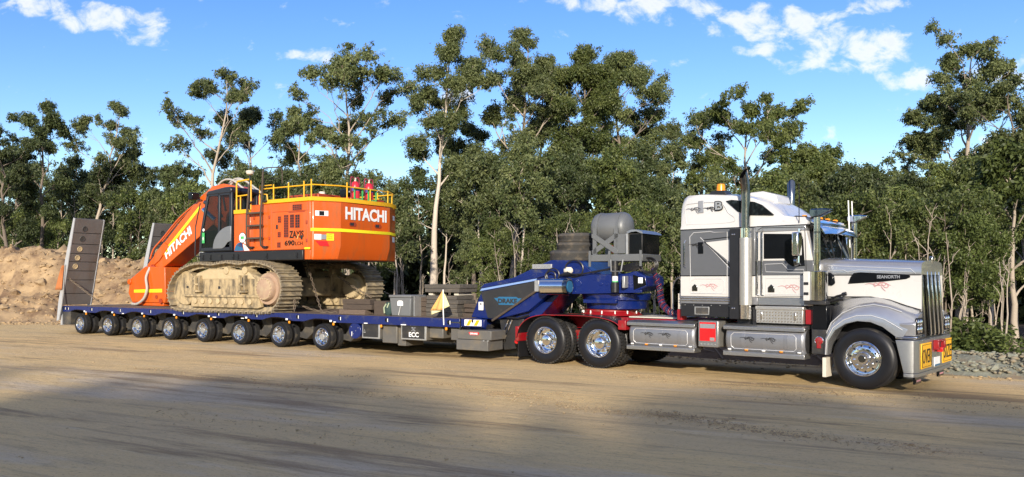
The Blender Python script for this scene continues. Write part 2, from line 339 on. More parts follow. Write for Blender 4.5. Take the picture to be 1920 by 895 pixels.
def build_ground():
    def axis(a, b, st, far):
        k = list(np.arange(a, b+.001, st)); d = st; lo = [k[0]]; hi = [k[-1]]
        while lo[-1] > -far: d *= 1.35; lo.append(lo[-1]-d); hi.append(hi[-1]+d)
        return np.array(lo[:0:-1]+k+hi[1:])
    xs = axis(-26, 16, .16, 900); ys = axis(5, 34, .16, 900)
    X, Y = np.meshgrid(xs, ys); Z = np.zeros_like(X)
    c, s = math.cos(-YAW+R(12)), math.sin(-YAW+R(12)); U = X*c+Y*s; W = -X*s+Y*c
    for i in range(X.shape[0]):
        for j in range(X.shape[1]):
            if -27 < X[i, j] < 17 and 4 < Y[i, j] < 35:
                u, w = U[i, j], W[i, j]
                Z[i, j] = (.28+.72*min(1, max(0, (13.5-Y[i, j])/2.5)))*(.035*mnoise.noise((u*.12, w*.55, 0))+.022*mnoise.noise((u*.35, w*1.7, 5))+.012*mnoise.noise((u*1.3, w*3.2, 9)))
    Z -= .012
    n = X.shape[1]; I = np.arange(X.shape[0]*n).reshape(X.shape); F = np.stack([I[:-1, :-1], I[:-1, 1:], I[1:, 1:], I[1:, :-1]], -1).reshape(-1, 4)
    o = link('ground', raw_mesh('ground', np.stack([X, Y, Z], -1).reshape(-1, 3), F, GM, smooth=True)); o['kind'] = 'structure'
build_ground()
# stone shapes: 20-sided lumps with dented corners
def stone_mesh(name, seed, m, flat=.7):
    r = random.Random(seed); bm = bmesh.new(); bmesh.ops.create_icosphere(bm, subdivisions=1, radius=.5)
    for v in bm.verts: v.co *= r.uniform(.55, 1.15); v.co.z *= flat
    me = bpy.data.meshes.new(name); bm.to_mesh(me); bm.free(); me.materials.append(m); return me
IC = stone_mesh('lump', 0, GM)
ICV = np.array([v.co[:] for v in IC.vertices]); ICF = np.array([p.vertices[:] for p in IC.polygons])
def scatter_lumps(name, pts, sizes, m, flat=.6):
    """many small lumps joined into one mesh"""
    n = len(pts); V = np.repeat(ICV[None], n, 0)*rng.uniform(.7, 1.2, (n, len(ICV), 1)); V[:, :, 2] *= flat
    a = rng.uniform(0, 2*pi, n); ca, sa = np.cos(a)[:, None], np.sin(a)[:, None]
    sx = rng.uniform(.7, 1.4, (n, 1)); x = V[:, :, 0]*sx; y = V[:, :, 1]
    V = np.stack([x*ca-y*sa, x*sa+y*ca, V[:, :, 2]], -1)*np.asarray(sizes)[:, None, None]+np.asarray(pts)[:, None, :]
    F = ICF[None]+(np.arange(n)*len(ICV))[:, None, None]
    return raw_mesh(name, V.reshape(-1, 3), F.reshape(-1, 3), m)
def gpt(px, py):                                   # a ground point where a pixel of the photograph meets the ground
    d = 1.874*1591.5/(py-524.7); return np.array([(px-804.85)/1591.5*d, d, 0.])
M['clod'] = mat('dry_clay_clod', (.44, .33, .185), .95, 0, .3, 9, bump=.3)
M['brownclod'] = mat('brown_earth_clod', (.36, .26, .145), .95, 0, .35, 9, bump=.3)
pts = []; sz = []
for a, b, n, sp in (((960, 745), (1900, 868), 1100, .45), ((300, 770), (900, 850), 500, .8), ((1060, 690), (1500, 745), 500, .5), ((560, 660), (960, 700), 350, .6), ((1300, 740), (1900, 775), 350, .5), ((100, 655), (700, 700), 300, .7), ((640, 730), (1300, 800), 250, 1.2)):
    A, B = gpt(*a), gpt(*b); t = rng.uniform(0, 1, n)[:, None]; p = A+(B-A)*t; p[:, :2] += rng.normal(0, sp*.5, (n, 2)); pts.append(p); sz.append(rng.gamma(2., .0065, n)+.007)
n = 1400; p = np.stack([rng.uniform(-12, 12, n), rng.uniform(6.5, 24, n), np.zeros(n)], -1); pts.append(p); sz.append(rng.gamma(1.6, .007, n)+.006)
tag(link('gravel', scatter_lumps('gravel', np.concatenate(pts), np.concatenate(sz), M['clod'])), None, None, kind='stuff')

pts = []; sz = []
for a, b, n, sp in (((930, 738), (1915, 872), 2600, .34), ((250, 690), (760, 745), 700, .4), ((1180, 705), (1905, 762), 1300, .3), ((640, 705), (1120, 748), 700, .3)):
    A, B = gpt(*a), gpt(*b); t = rng.uniform(0, 1, n); p = A+(B-A)*t[:, None]; p[:, :2] += rng.normal(0, sp*.5, (n, 2)); p[:, 1] += .25*np.sin(t*17); keep = np.sin(t*31)+np.sin(t*13+1)+rng.normal(0, .8, n) > -.5; pts.append(p[keep]); sz.append((rng.gamma(2., .007, n)+.008)[keep])
tag(link('loose_earth', scatter_lumps('loose_earth', np.concatenate(pts), np.concatenate(sz), M['brownclod'])), None, None, kind='stuff')
BL = lambda s, t=0.: np.array([11.5-.733*s+.68*t, 16+.68*s+.733*t, 0.])       # along the foot of the bank, t metres behind it
def strip_mesh(name, s0, s1, ds, prof, m, amp, seed):
    ss = np.arange(s0, s1+.01, ds); ts = np.arange(0, len(prof)); V = []
    for s in ss:
        for t, z in prof:
            p = BL(s, t); k = mnoise.noise((s*.9, t*1.3, seed))*amp+mnoise.noise((s*3.1, t*3.3, seed+7))*amp*.45
            V.append((p[0], p[1], max(-.05, z+(k if z > .02 else 0))))
    n = len(prof); I = np.arange(len(ss)*n).reshape(-1, n); F = np.stack([I[:-1, :-1], I[:-1, 1:], I[1:, 1:], I[1:, :-1]], -1).reshape(-1, 4)
    return raw_mesh(name, V, F, m)
M['mulch'] = mat('brown_mulch', (.14, .095, .058), .95, 0, .45, 5, bump=1., bscale=14)
M['litter'] = mat('forest_litter', (.085, .064, .042), .95, 0, .45, 1.3, bump=1., bscale=8)
M['stone'] = mat('grey_green_rock', (.23, .235, .18), .9, 0, .35, 3, dirt=(.25, .19, .12), dirt_amt=.35, bump=.4, bscale=10)
M['bankearth'] = mat('bank_earth', (.20, .165, .115), .95, 0, .35, 3, bump=1., bscale=10)
o = link('forest_floor', strip_mesh('forest_floor', -40, 130, 2., [(0.9, .004), (3, .03), (8, .05), (30, .08), (120, .1)], M['litter'], .02, 3)); o['kind'] = 'structure'
prof = [(-.15, -.03), (.0, .05), (.25, .16), (.5, .28), (.8, .36), (1.15, .38), (1.5, .30), (1.9, .14), (2.3, -.02)]
o = link('mulch_bank', strip_mesh('mulch_bank', 3.6, 33, .22, prof, M['mulch'], .13, 1)); o['kind'] = 'structure'
# dead sticks and bark lying on the mulch
def sticks(n, f):
    mb = MB()
    for _ in range(n):
        p, L = f(); a = random.uniform(0, pi); e = random.uniform(-.15, .35); d = Vector((math.cos(a), math.sin(a), e))*L*.5; p = Vector(p)
        mb.tube([p-d, p+Vector((0, 0, random.uniform(0, .05))), p+d], [.012*L+.008, .011*L+.008, .005], 4, cap=False)
    return mb
random.seed(5)
def fs():
    s = random.uniform(3.8, 32); t = random.uniform(.1, 1.9); p = BL(s, t); p[2] = .10+.28*math.sin(pi*min(1, t/2)); return p, random.uniform(.3, 1.3)
tag(sticks(420, fs).build('mulch_debris', mat('dead_stick', (.23, .18, .13), .9, 0, .4, 4)), None, None, kind='stuff')
M['bankrock'] = mat('crushed_grey_green_rock', (.20, .205, .16), .95, 0, .4, 4, dirt=(.20, .15, .095), dirt_amt=.35, bump=1., bscale=16)
bank = thing('rock_bank', 'low bank of grey green broken rock beside the trees at the far right', 'rock bank', tuple(BL(0)))
profr = [(-.25, -.03), (-.1, .05), (.1, .14), (.35, .26), (.7, .33), (1.2, .33), (1.7, .22), (2.2, -.02)]
me = strip_mesh('earth_core', -22, 3.7, .11, profr, M['bankrock'], .14, 2); ob = link('earth_core', me, bank); ob.location = -Vector(BL(0))
stones = [stone_mesh('rock', i, M['stone'], .75) for i in range(7)]
for i in range(290):
    s = random.uniform(-4.2, 3.5) if i < 270 else random.uniform(-9, -4); t = random.uniform(-.05, 1.1); z = np.interp(t, [q[0] for q in profr], [q[1] for q in profr])
    ob = link('rock', random.choice(stones), bank, Vector(BL(s, t)-BL(0))+Vector((0, 0, z+random.uniform(-.02, .05)))); k = random.choice([.06, .08, .10, .12, .15, .2])*random.uniform(.8, 1.3)
    ob.scale = (k*random.uniform(.8, 1.5), k, k*random.uniform(.7, 1.1)); ob.rotation_euler = (random.uniform(-.5, .5), random.uniform(-.5, .5), random.uniform(0, 6))
pts = []; sz = []
for _ in range(1700):
    s = random.uniform(-5, 3.6); t = random.uniform(-.1, 1.2); p = BL(s, t)-BL(0); p[2] = np.interp(t, [q[0] for q in profr], [q[1] for q in profr])+random.uniform(-.02, .06); pts.append(p); sz.append(random.choice([.05, .07, .09, .12])*random.uniform(.7, 1.3))
ob = link('small_rocks', scatter_lumps('small_rocks', pts, sz, M['stone'], .8), bank); ob['kind'] = 'stuff'
pts = []; sz = []
for _ in range(1500):
    s = random.uniform(-6, 33); t = random.uniform(-.7, .15) if random.random() < .5 else random.gauss(-.2, .5); p = BL(s, t); pts.append(p); sz.append(random.choice([.03, .04, .06, .09])*random.uniform(.6, 1.3))
tag(link('bank_rubble', scatter_lumps('bank_rubble', pts, sz, M['brownclod'])), None, None, kind='stuff')

# --- the excavated mound beyond the back of the trailer
M['mound'] = mat('excavated_clay', (.42, .29, .155), .95, 0, .3, 1.1, dirt=(.17, .105, .058), dirt_amt=.5, bump=1., bscale=5)
M['moundrock'] = mat('excavated_clay_lump', (.42, .295, .16), .95, 0, .4, 2.2, dirt=(.17, .11, .062), dirt_amt=.45, bump=.5, bscale=9)
def sm(a, b, x):
    t = min(1, max(0, (x-a)/(b-a))); return t*t*(3-2*t)
def mound_z(x, y):
    n1 = mnoise.noise((x*.33, y*.33, 1)); n2 = mnoise.noise((x*.9, y*.9, 2)); n3 = mnoise.noise((x*2.4, y*2.4, 3)); n4 = mnoise.noise((x*5.5, y*5.5, 4))
    f = 38.3+1.2*n1+(.4 if x < -20 else 0)
    top = np.interp(x, [-60, -27, -21, -18.5, -16.3, -15.2, -13.9], [3.4, 3.3, 3.35, 3.2, 2.65, 2.75, 2.6])
    z = .75*sm(f-1.5, f+1.5, y)+(top-.75)*sm(f+.6, f+4.2+.8*n2, y)
    e = sm(-12.9, -13.7-.25*n3, x)*sm(52, 47, y)
    rough = min(1, z/.6)
    return (z*e+rough*e*(.42*n2+.36*abs(n3)+.15*n4))-.03
xs = np.arange(-60, -12.4, .15); xs = xs[xs > -34]; ys = np.concatenate([np.arange(35.8, 44.5, .13), np.arange(44.5, 53, .5)])
X, Y = np.meshgrid(xs, ys); Z = np.array([[mound_z(x, y) for x in xs] for y in ys]); n = len(xs); I = np.arange(X.size).reshape(X.shape)
mound = link('dirt_mound', raw_mesh('dirt_mound', np.stack([X, Y, Z], -1).reshape(-1, 3), np.stack([I[:-1, :-1], I[:-1, 1:], I[1:, 1:], I[1:, :-1]], -1).reshape(-1, 4), M['mound'], smooth=False)); mound['kind'] = 'structure'
clods = [stone_mesh('clay_lump', 40+i, M['moundrock'], .75) for i in range(6)]
for i in range(200):
    x = random.uniform(-26, -13.6); y = random.uniform(37.6, 43); z = mound_z(x, y); ob = link('clay_lump', random.choice(clods), mound, (x, y, z)); k = random.choice([.22, .26, .32, .42, .55])*random.uniform(.8, 1.2)
    ob.scale = (k*random.uniform(.8, 1.4), k, k*random.uniform(.7, 1)); ob.rotation_euler = (random.uniform(-.6, .6), random.uniform(-.6, .6), random.uniform(0, 6))
pts = []; sz = []
for _ in range(3200):
    x = random.uniform(-34, -13.2); y = random.uniform(35.5, 43.5); z = mound_z(x, y) if y > 36 else 0; pts.append((x, y, max(z, 0))); sz.append(random.choice([.06, .09, .13, .18])*random.uniform(.6, 1.3))
ob = link('clay_rubble', scatter_lumps('clay_rubble', pts, sz, M['moundrock'], .75), mound); ob['kind'] = 'stuff'

# ------------------------------------------------------------------ trees
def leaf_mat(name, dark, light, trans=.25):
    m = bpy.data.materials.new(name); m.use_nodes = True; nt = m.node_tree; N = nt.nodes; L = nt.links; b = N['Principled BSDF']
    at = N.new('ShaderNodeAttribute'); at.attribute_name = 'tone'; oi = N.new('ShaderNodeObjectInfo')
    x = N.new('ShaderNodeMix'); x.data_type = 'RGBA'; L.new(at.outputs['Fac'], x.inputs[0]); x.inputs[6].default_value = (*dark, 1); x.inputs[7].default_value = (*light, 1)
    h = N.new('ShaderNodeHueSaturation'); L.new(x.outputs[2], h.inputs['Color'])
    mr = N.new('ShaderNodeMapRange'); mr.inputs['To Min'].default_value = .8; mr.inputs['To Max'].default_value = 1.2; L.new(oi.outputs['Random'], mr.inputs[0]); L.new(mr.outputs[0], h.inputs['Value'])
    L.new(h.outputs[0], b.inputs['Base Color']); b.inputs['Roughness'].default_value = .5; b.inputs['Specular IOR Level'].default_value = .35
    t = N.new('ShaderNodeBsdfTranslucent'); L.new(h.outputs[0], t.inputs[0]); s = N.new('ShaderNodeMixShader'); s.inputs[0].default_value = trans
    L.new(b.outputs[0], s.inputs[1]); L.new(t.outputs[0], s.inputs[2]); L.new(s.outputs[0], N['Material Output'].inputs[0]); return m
M['gum'] = leaf_mat('gum_leaf', (.056, .080, .028), (.185, .205, .078))
M['olive'] = leaf_mat('olive_leaf', (.050, .076, .018), (.180, .205, .062))
M['deep'] = leaf_mat('dark_leaf', (.034, .052, .019), (.108, .130, .048), .2)
M['fresh'] = leaf_mat('fresh_leaf', (.055, .080, .020), (.17, .21, .06), .35)
M['bark'] = mat('pale_gum_bark', (.40, .335, .265), .85, 0, .3, 1.6, dirt=(.17, .125, .09), dirt_amt=.28, bump=.4, bscale=9, aniso=(1, 1, .22))
M['palebark'] = mat('white_gum_bark', (.56, .48, .39), .8, 0, .18, 1.6, dirt=(.30, .22, .16), dirt_amt=.15, bump=.3, bscale=9, aniso=(1, 1, .22))
M['dbark'] = mat('grey_brown_bark', (.17, .135, .105), .9, 0, .35, 2., dirt=(.32, .26, .2), dirt_amt=.25, bump=.6, bscale=10, aniso=(1, 1, .2))
def tube_np(P, r, n=6):
    P = np.asarray(P, float); m = len(P); V = np.zeros((m, n, 3)); u = None
    for i in range(m):
        d = P[min(i+1, m-1)]-P[max(i-1, 0)]; d /= np.linalg.norm(d)+1e-9
        if u is None: a = np.array([1, 0, 0.]) if abs(d[2]) > .8 else np.array([0, 0, 1.]); u = np.cross(d, a)
        u = u-d*u.dot(d); u /= np.linalg.norm(u)+1e-9; v = np.cross(d, u)
        for k in range(n): V[i, k] = P[i]+r[i]*(u*math.cos(2*pi*k/n)+v*math.sin(2*pi*k/n))
    I = np.arange(m*n).reshape(m, n); J = np.roll(I, -1, 1); return V.reshape(-1, 3), np.stack([I[:-1], J[:-1], J[1:], I[1:]], -1).reshape(-1, 4)
def leaves(clumps, g, size=.2, droop=.75):
    """clumps: (centre, rx, rz, leaf count, tone) -> thin leaf blades gathered in sprays"""
    C = []; T = []
    for c, rx, rz, n, tone in clumps:
        ns = max(3, n//15); q = g.normal(0, 1, (ns, 3)); q /= np.linalg.norm(q, axis=1)[:, None]+1e-9; q *= g.uniform(.02, 1.25, (ns, 1))**.7; q *= (rx, rx, rz)
        k = g.integers(0, ns, n); sr = rx*.34; p = np.asarray(c)+q[k]+g.normal(0, sr*.5, (n, 3))*(1, 1, 1.15); C.append(p)
        T.append(np.clip(tone+g.normal(0, .16, ns)[k]+g.normal(0, .14, n), 0, 1))
    C = np.concatenate(C); T = np.concatenate(T); n = len(C)
    a = g.uniform(0, 2*pi, n); el = -g.beta(2.2, 1.6, n)*pi/2*droop+g.normal(0, .3, n)
    d = np.stack([np.cos(a)*np.cos(el), np.sin(a)*np.cos(el), np.sin(el)], -1); rnd = g.normal(0, 1, (n, 3)); w = np.cross(d, rnd); w /= np.linalg.norm(w, axis=1)[:, None]+1e-9
    L = size*g.uniform(.6, 1.35, (n, 1)); W = L*g.uniform(.15, .27, (n, 1))
    V = np.stack([C, C+d*L*.45+w*W, C+d*L, C+d*L*.45-w*W], 1).reshape(-1, 3); return V, np.arange(n*4).reshape(n, 4), T
def gum(name, H, seed, base=.45, width=3., nl=9, dens=1., leafsize=.2, lean=(0, 0), r0=None, leaf='gum', bark='bark', clump=.12, top=1., depth=1, twigs=True, drop=.0, flat=.72, leafy=True, rise=1.):
    """a gum tree: tapered trunk, rising limbs that divide, a leaf clump round every limb end"""
    g = np.random.default_rng(seed); r0 = r0 or H*.0125+.03; TV = []; TF = []; k = 0; cl = []
    def add(P, r, n=6):
        nonlocal k
        v, f = tube_np(P, r, n); TV.append(v); TF.append(f+k); k += len(v)
    def stem(p0, p1, ra, rb, wob, m=7, n=6):
        t = np.linspace(0, 1, m)[:, None]; P = np.asarray(p0)+(np.asarray(p1)-np.asarray(p0))*t; o = np.cumsum(g.normal(0, wob, (m, 3)), 0)*np.sin(t*pi*.5); o[:, 2] *= .3; P = P+o-o[0]; rr = ra+(rb-ra)*t[:, 0]; add(P, rr, n); return P, rr
    apex = np.array([lean[0], lean[1], H*.93]); P, rr = stem((0, 0, -.15), apex, r0, r0*.16, H*.011, 12, 8)
    def limb(p, ra, d, L, depth):
        q = p+d*L; q[2] += L*.18; B, br = stem(p, q, ra, max(.012, ra*.32), L*.045, 6, 5)
        if depth == 0:
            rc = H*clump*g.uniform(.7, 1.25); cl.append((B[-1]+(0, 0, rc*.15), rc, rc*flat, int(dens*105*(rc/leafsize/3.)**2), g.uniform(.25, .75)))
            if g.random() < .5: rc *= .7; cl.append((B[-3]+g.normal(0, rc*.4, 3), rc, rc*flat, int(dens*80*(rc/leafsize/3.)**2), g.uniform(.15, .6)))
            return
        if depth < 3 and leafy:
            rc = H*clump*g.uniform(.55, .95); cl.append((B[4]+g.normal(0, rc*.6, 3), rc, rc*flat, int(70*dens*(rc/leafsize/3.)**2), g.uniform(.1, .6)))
        for _ in range(g.integers(2, 4) if depth > 1 or rise == 1. else g.integers(3, 5)):
            e = d+g.normal(0, .55, 3); e[2] = abs(e[2])*.7+.1; e /= np.linalg.norm(e); i = g.integers(3, 6); limb(B[i].copy(), br[i]*.8, e, L*g.uniform(.42, .7), depth-1)
    for i in range(nl):
        t = base+(.97-base)*((i+.5)/nl)**.9; j = t*11; a = int(min(10, j)); p = P[a]+(P[a+1]-P[a])*(j-a); ang = i*2.4+g.uniform(-.5, .5); up = g.uniform(.35, .9)*rise
        env = width*(.55+.45*math.sin(pi*min(1, (t-base)/(1-base)*.85+.12)))*(1 if t < .9 else .75)
        d = np.array([math.cos(ang), math.sin(ang), up-drop]); d /= np.linalg.norm(d); limb(p.copy(), max(.02, rr[a]*.62), d, env*g.uniform(.55, .85), depth)
    limb(P[-1].copy(), rr[-1], np.array([0, 0, 1.]), H*.05*top, depth)
    if twigs:                                     # bare dead twigs low on the trunk
        for _ in range(3):
            a = g.integers(3, 8); ang = g.uniform(0, 6.3); d = np.array([math.cos(ang), math.sin(ang), .5]); L = H*g.uniform(.04, .1); B, br = stem(P[a], P[a]+d*L, r0*.16, .012, L*.07, 5, 4)
            stem(B[2], B[2]+np.array([math.cos(ang+1), math.sin(ang+1), .4])*L*.5, .02, .008, L*.06, 4, 4)
    C = np.array([c[0] for c in cl]); rcs = np.array([c[1] for c in cl]); TV = np.concatenate(TV)
    sz_ = (H-np.median(rcs)*flat)/C[:, 2].max(); ax = C[:, 2:3]/H*np.array([lean]); rad = np.percentile(np.hypot(*(C[:, :2]-ax).T), 93); sx_ = max(.3, (width-np.median(rcs)*.5)/rad)
    def fit(Q): Q = Q.copy(); a_ = Q[:, 2:3]/H*np.array([lean]); k_ = np.clip((Q[:, 2:3]-H*base*.5)/(H*.25), 0, 1); Q[:, :2] = a_+(Q[:, :2]-a_)*(1+(sx_-1)*k_); Q[:, 2] *= sz_; return Q
    C = fit(C); cl = [(C[i], *c[1:]) for i, c in enumerate(cl)]; TV = fit(TV)
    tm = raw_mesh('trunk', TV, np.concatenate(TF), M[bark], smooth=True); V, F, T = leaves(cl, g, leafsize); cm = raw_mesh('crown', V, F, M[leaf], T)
    return tm, cm
def plant(kind, label, cat, meshes, px, d, group=None, rz=0., sc=1., z=0.):
    x = (px-804.85)/1591.5*d; t = thing(kind, label, cat, (x, d, z), rz, group); t.scale = (sc, sc, sc); link('trunk', meshes[0], t); link('crown', meshes[1], t); return t
HT = lambda y, d: 1.874+(524.7-y)/1591.5*d
# the tall gums that make the skyline: pixel column, pixel row of the top, distance, and how each grows
HERO = [
 (72, 190, 56, dict(base=.40, width=1.7, nl=11, leaf='deep', bark='dbark', dens=1.5, clump=.052), 'dark round gum at the left edge of the tree line'),
 (15, 238, 54, dict(base=.3, width=1.8, nl=10, leaf='deep', bark='dbark', dens=1.5, clump=.055), 'dark gum cut by the left edge of the picture'),
 (148, 184, 57, dict(base=.46, width=2.2, nl=11, leaf='gum', lean=(1.7, 0), dens=1.1, clump=.045), 'gum leaning right above the raised left loading ramp'),
 (243, 276, 60, dict(base=.35, width=1.9, nl=10, leaf='deep', bark='dbark', dens=1.4, clump=.06), 'small dark gum in the dip behind the ramps'),
 (372, 124, 50, dict(base=.5, width=2.5, nl=10, leaf='gum', dens=1., clump=.042, lean=(.8, 0)), 'open gum with bare forked limbs behind the digger boom'),
 (478, 196, 56, dict(base=.3, width=2.5, nl=11, leaf='deep', dens=1.3, clump=.055), 'dense gum right behind the digger cab'),
 (648, 82, 47, dict(base=.42, width=3.2, nl=16, leaf='gum', bark='bark', dens=1.15, clump=.045), 'broad tall gum behind the red cylinders of the digger'),
 (808, 56, 38, dict(base=.50, width=1.75, nl=11, leaf='gum', dens=1.25, clump=.048, r0=.19, lean=(.3, 0), bark='palebark'), 'tall gum with long straight pale trunk right of the digger'),
 (962, 46, 39, dict(base=.42, width=2.1, nl=15, leaf='gum', dens=1.2, clump=.048, r0=.2), 'tallest gum left of the spare tyres on the gooseneck'),
 (1095, 80, 37, dict(base=.36, width=1.6, nl=15, leaf='olive', bark='dbark', dens=1.5, clump=.055, r0=.2), 'bushy tall gum above the round tank on the gooseneck'),
 (1018, 130, 42, dict(base=.34, width=1.5, nl=11, leaf='gum', bark='bark', dens=1.2, clump=.052), 'slender gum between the two tallest crowns above the spare tyres'),
 (890, 225, 43, dict(base=.30, width=1.6, nl=11, leaf='deep', bark='dbark', dens=1.3, clump=.06), 'shorter dark gum right of the long straight pale trunk'),
 (570, 200, 52, dict(base=.30, width=2.0, nl=11, leaf='gum', bark='bark', dens=1.2, clump=.055), 'gum behind the yellow rails of the digger'),
 (310, 300, 52, dict(base=.25, width=1.8, nl=10, leaf='deep', bark='dbark', dens=1.3, clump=.065), 'low dark gum above the back loading ramp'),
 (1225, 200, 42, dict(base=.32, width=1.5, nl=10, leaf='gum', bark='bark', dens=1.1, clump=.055), 'gum right of the power pack in the gap before the sleeper'),
 (1172, 98, 40, dict(base=.3, width=2.2, nl=15, leaf='gum', bark='dbark', dens=1.5, clump=.055), 'full gum between the round tank and the truck sleeper'),
 (1262, 268, 36, dict(base=.42, width=.75, nl=6, leaf='gum', dens=1., clump=.04, r0=.07), 'thin young gum in the gap left of the truck cab'),
 (1405, 166, 36, dict(base=.36, width=2.3, nl=15, leaf='olive', dens=1.35, clump=.055), 'wide gum above the truck roof and exhausts'),
 (1322, 205, 39, dict(base=.4, width=1.3, nl=8, leaf='gum', dens=1.15, clump=.055), 'gum behind the amber beacon of the truck'),
 (1545, 262, 33, dict(base=.25, width=1.5, nl=11, leaf='olive', bark='dbark', dens=1.5, clump=.07), 'low olive gum behind the windscreen visor'),
 (1632, 290, 32, dict(base=.22, width=1.3, nl=11, leaf='olive', bark='dbark', dens=1.5, clump=.075), 'low olive gum behind the truck bonnet'),
 (1800, 52, 33, dict(base=.42, width=1.9, nl=15, leaf='gum', dens=1.15, clump=.043, r0=.19, lean=(.4, 0)), 'tall open gum rising over the truck radiator'),
 (1735, 185, 34, dict(base=.32, width=1.4, nl=11, leaf='gum', dens=1.25, clump=.055), 'shorter gum leaning on the tallest one at right'),
 (1902, 136, 30, dict(base=.36, width=1.4, nl=12, leaf='gum', bark='dbark', dens=1.4, clump=.055), 'gum cut by the right edge of the picture'),
 (1905, 262, 22.5, dict(base=.26, width=1.1, nl=11, leaf='fresh', dens=1.3, clump=.075, leafsize=.15), 'bright green gum above the rock bank at right'),
]
for i, (px, y, d, kw, lab) in enumerate(HERO):
    H = HT(y, d); plant('gum_tree', lab, 'tree', gum('gum', H, 100+i, **{'leafsize': .105 if d < 45 else .14, 'depth': 3, 'rise': 1.35, **kw, 'clump': kw['clump']*.50, 'width': kw['width']*1.15, 'dens': kw['dens']*1.22}), px, d)
# lower bushy gums along the edge of the clearing
EDGE = [gum('edge', 5.0, 300+i, base=b_, width=w_, nl=n_, leaf=lf, bark=bk, dens=dn, clump=.062, leafsize=.10, r0=.05, flat=.85, drop=dp, depth=2, twigs=True) for i, (b_, w_, n_, lf, bk, dn, dp) in enumerate([
    (.44, .85, 8, 'olive', 'bark', .9, .0), (.36, .95, 9, 'olive', 'bark', .9, .1), (.52, .8, 8, 'gum', 'bark', .9, .0), (.36, .9, 9, 'fresh', 'bark', .9, .1), (.28, 1.0, 10, 'olive', 'dbark', .9, .15)])]
WORDS = ['slim olive gum sapling', 'bushy olive gum sapling', 'grey green gum sapling', 'bright green leafy sapling', 'low spreading olive sapling']
def bankd(px):
    k = (px-804.85)/1591.5; s = (11.5-16*k)/(.733+.68*k); return 16+.68*s
random.seed(21)
EDGEPOS = [(10, 372), (60, 355), (110, 380), (215, 372), (262, 330), (300, 345), (345, 318), (420, 330), (505, 300), (560, 330), (610, 340), (700, 330), (742, 300), (765, 430), (880, 385), (905, 400), (935, 360), (990, 395), (1025, 372), (1065, 350), (1120, 372), (1165, 350), (1215, 330), (1245, 372), (1290, 330), (1345, 300), (1440, 290), (1500, 300), (1530, 320), (1590, 330), (1635, 345), (1680, 320), (1712, 350), (1740, 330), (1772, 330), (1795, 372), (1828, 330), (1862, 372), (1898, 350)]
def near_words(px):
    T = [(40, 'above the left end of the dirt mound'), (125, 'just left of the front loading ramp'), (240, 'between the two loading ramps'), (330, 'behind the top of the back ramp'), (450, 'behind the digger cab'), (585, 'behind the digger handrail'), (720, 'behind the digger tail'), (790, 'beside the tall straight trunk'), (870, 'behind the planks on the trailer'), (950, 'above the lower end of the gooseneck'), (1045, 'left of the stacked spare tyres'), (1150, 'behind the round tank'), (1235, 'behind the mesh fronted power pack'), (1300, 'at the back edge of the sleeper'), (1400, 'behind the near exhaust stack'), (1510, 'behind the truck door'), (1610, 'behind the windscreen'), (1700, 'behind the bonnet'), (1760, 'behind the radiator'), (1830, 'right of the bumper'), (1880, 'over the middle of the rock bank'), (2000, 'over the right end of the rock bank')]
    return next(w for q, w in T if px <= q)
def uniq(lab): return lab
def settle_labels():
    """things whose label came out the same are told apart by their order from the left"""
    by = {}
    for o in col.objects:
        if 'label' in o and 'category' in o and o.location.y > 0 and o.get('group') != 'gums past the right edge': by.setdefault(o['label'], []).append(o)
    O = ['leftmost', 'second from the left', 'third from the left', 'fourth from the left', 'fifth from the left', 'sixth from the left', 'seventh from the left', 'eighth from the left']
    for lab, os_ in by.items():
        if len(os_) > 1:
            os_.sort(key=lambda o: o.location.x/max(o.location.y, .1))
            for k, o in enumerate(os_): o['label'] = lab+', '+('rightmost' if k == len(os_)-1 else O[k])
for i, (px, y) in enumerate(EDGEPOS):
    y += 42 if 690 < px < 1260 else 22
    if i % 5 == 3: continue
    d = bankd(px)+random.uniform(2.6, 4.5); j = 3 if px > 1760 and i % 2 else random.choice([0, 1, 1, 2, 4, 4])
    if px < 330: d += 8; j = random.choice([2, 4, 4])
    plant('gum_sapling', uniq(WORDS[j]+' '+near_words(px)), 'sapling', EDGE[j], px, d, 'saplings along the edge of the clearing', random.uniform(0, 6), HT(y, d)/5.)
# thin bare pale stems standing among them
def bare(seed, H):
    g = np.random.default_rng(seed); TV = []; TF = []; k = 0
    def add(p, q, ra, rb, w, m=7):
        nonlocal k
        t = np.linspace(0, 1, m)[:, None]; P = p+(q-p)*t; o = np.cumsum(g.normal(0, w, (m, 3)), 0); o[:, 2] *= .2; P = P+o-o[0]; r = ra+(rb-ra)*t[:, 0]; v, f = tube_np(P, r, 5); TV.append(v); TF.append(f+k); k += len(v); return P
    for st in range(3):
        o = np.array([g.normal(0, .28), g.normal(0, .2), -.1])*(st > 0); hh = H*g.uniform(.6, 1.)
        P = add(o+(0, 0, -.1), o+np.array([g.normal(0, .22), g.normal(0, .2), hh]), g.uniform(.018, .034), .007, hh*.010, 9)
        for _ in range(4):
            i = g.integers(3, 9); a = g.uniform(0, 6.3); L = g.uniform(.2, .5)*hh*.4; Q = add(P[i], P[i]+np.array([math.cos(a)*.6, math.sin(a)*.6, .9])*L, .011, .004, L*.05); a += .9; add(Q[3], Q[3]+np.array([math.cos(a)*.7, math.sin(a)*.7, .6])*L*.5, .007, .003, L*.04, 5)
    return raw_mesh('trunk', np.concatenate(TV), np.concatenate(TF), M['bark'], smooth=True)
BARE = [bare(600+i, 3.2) for i in range(5)]
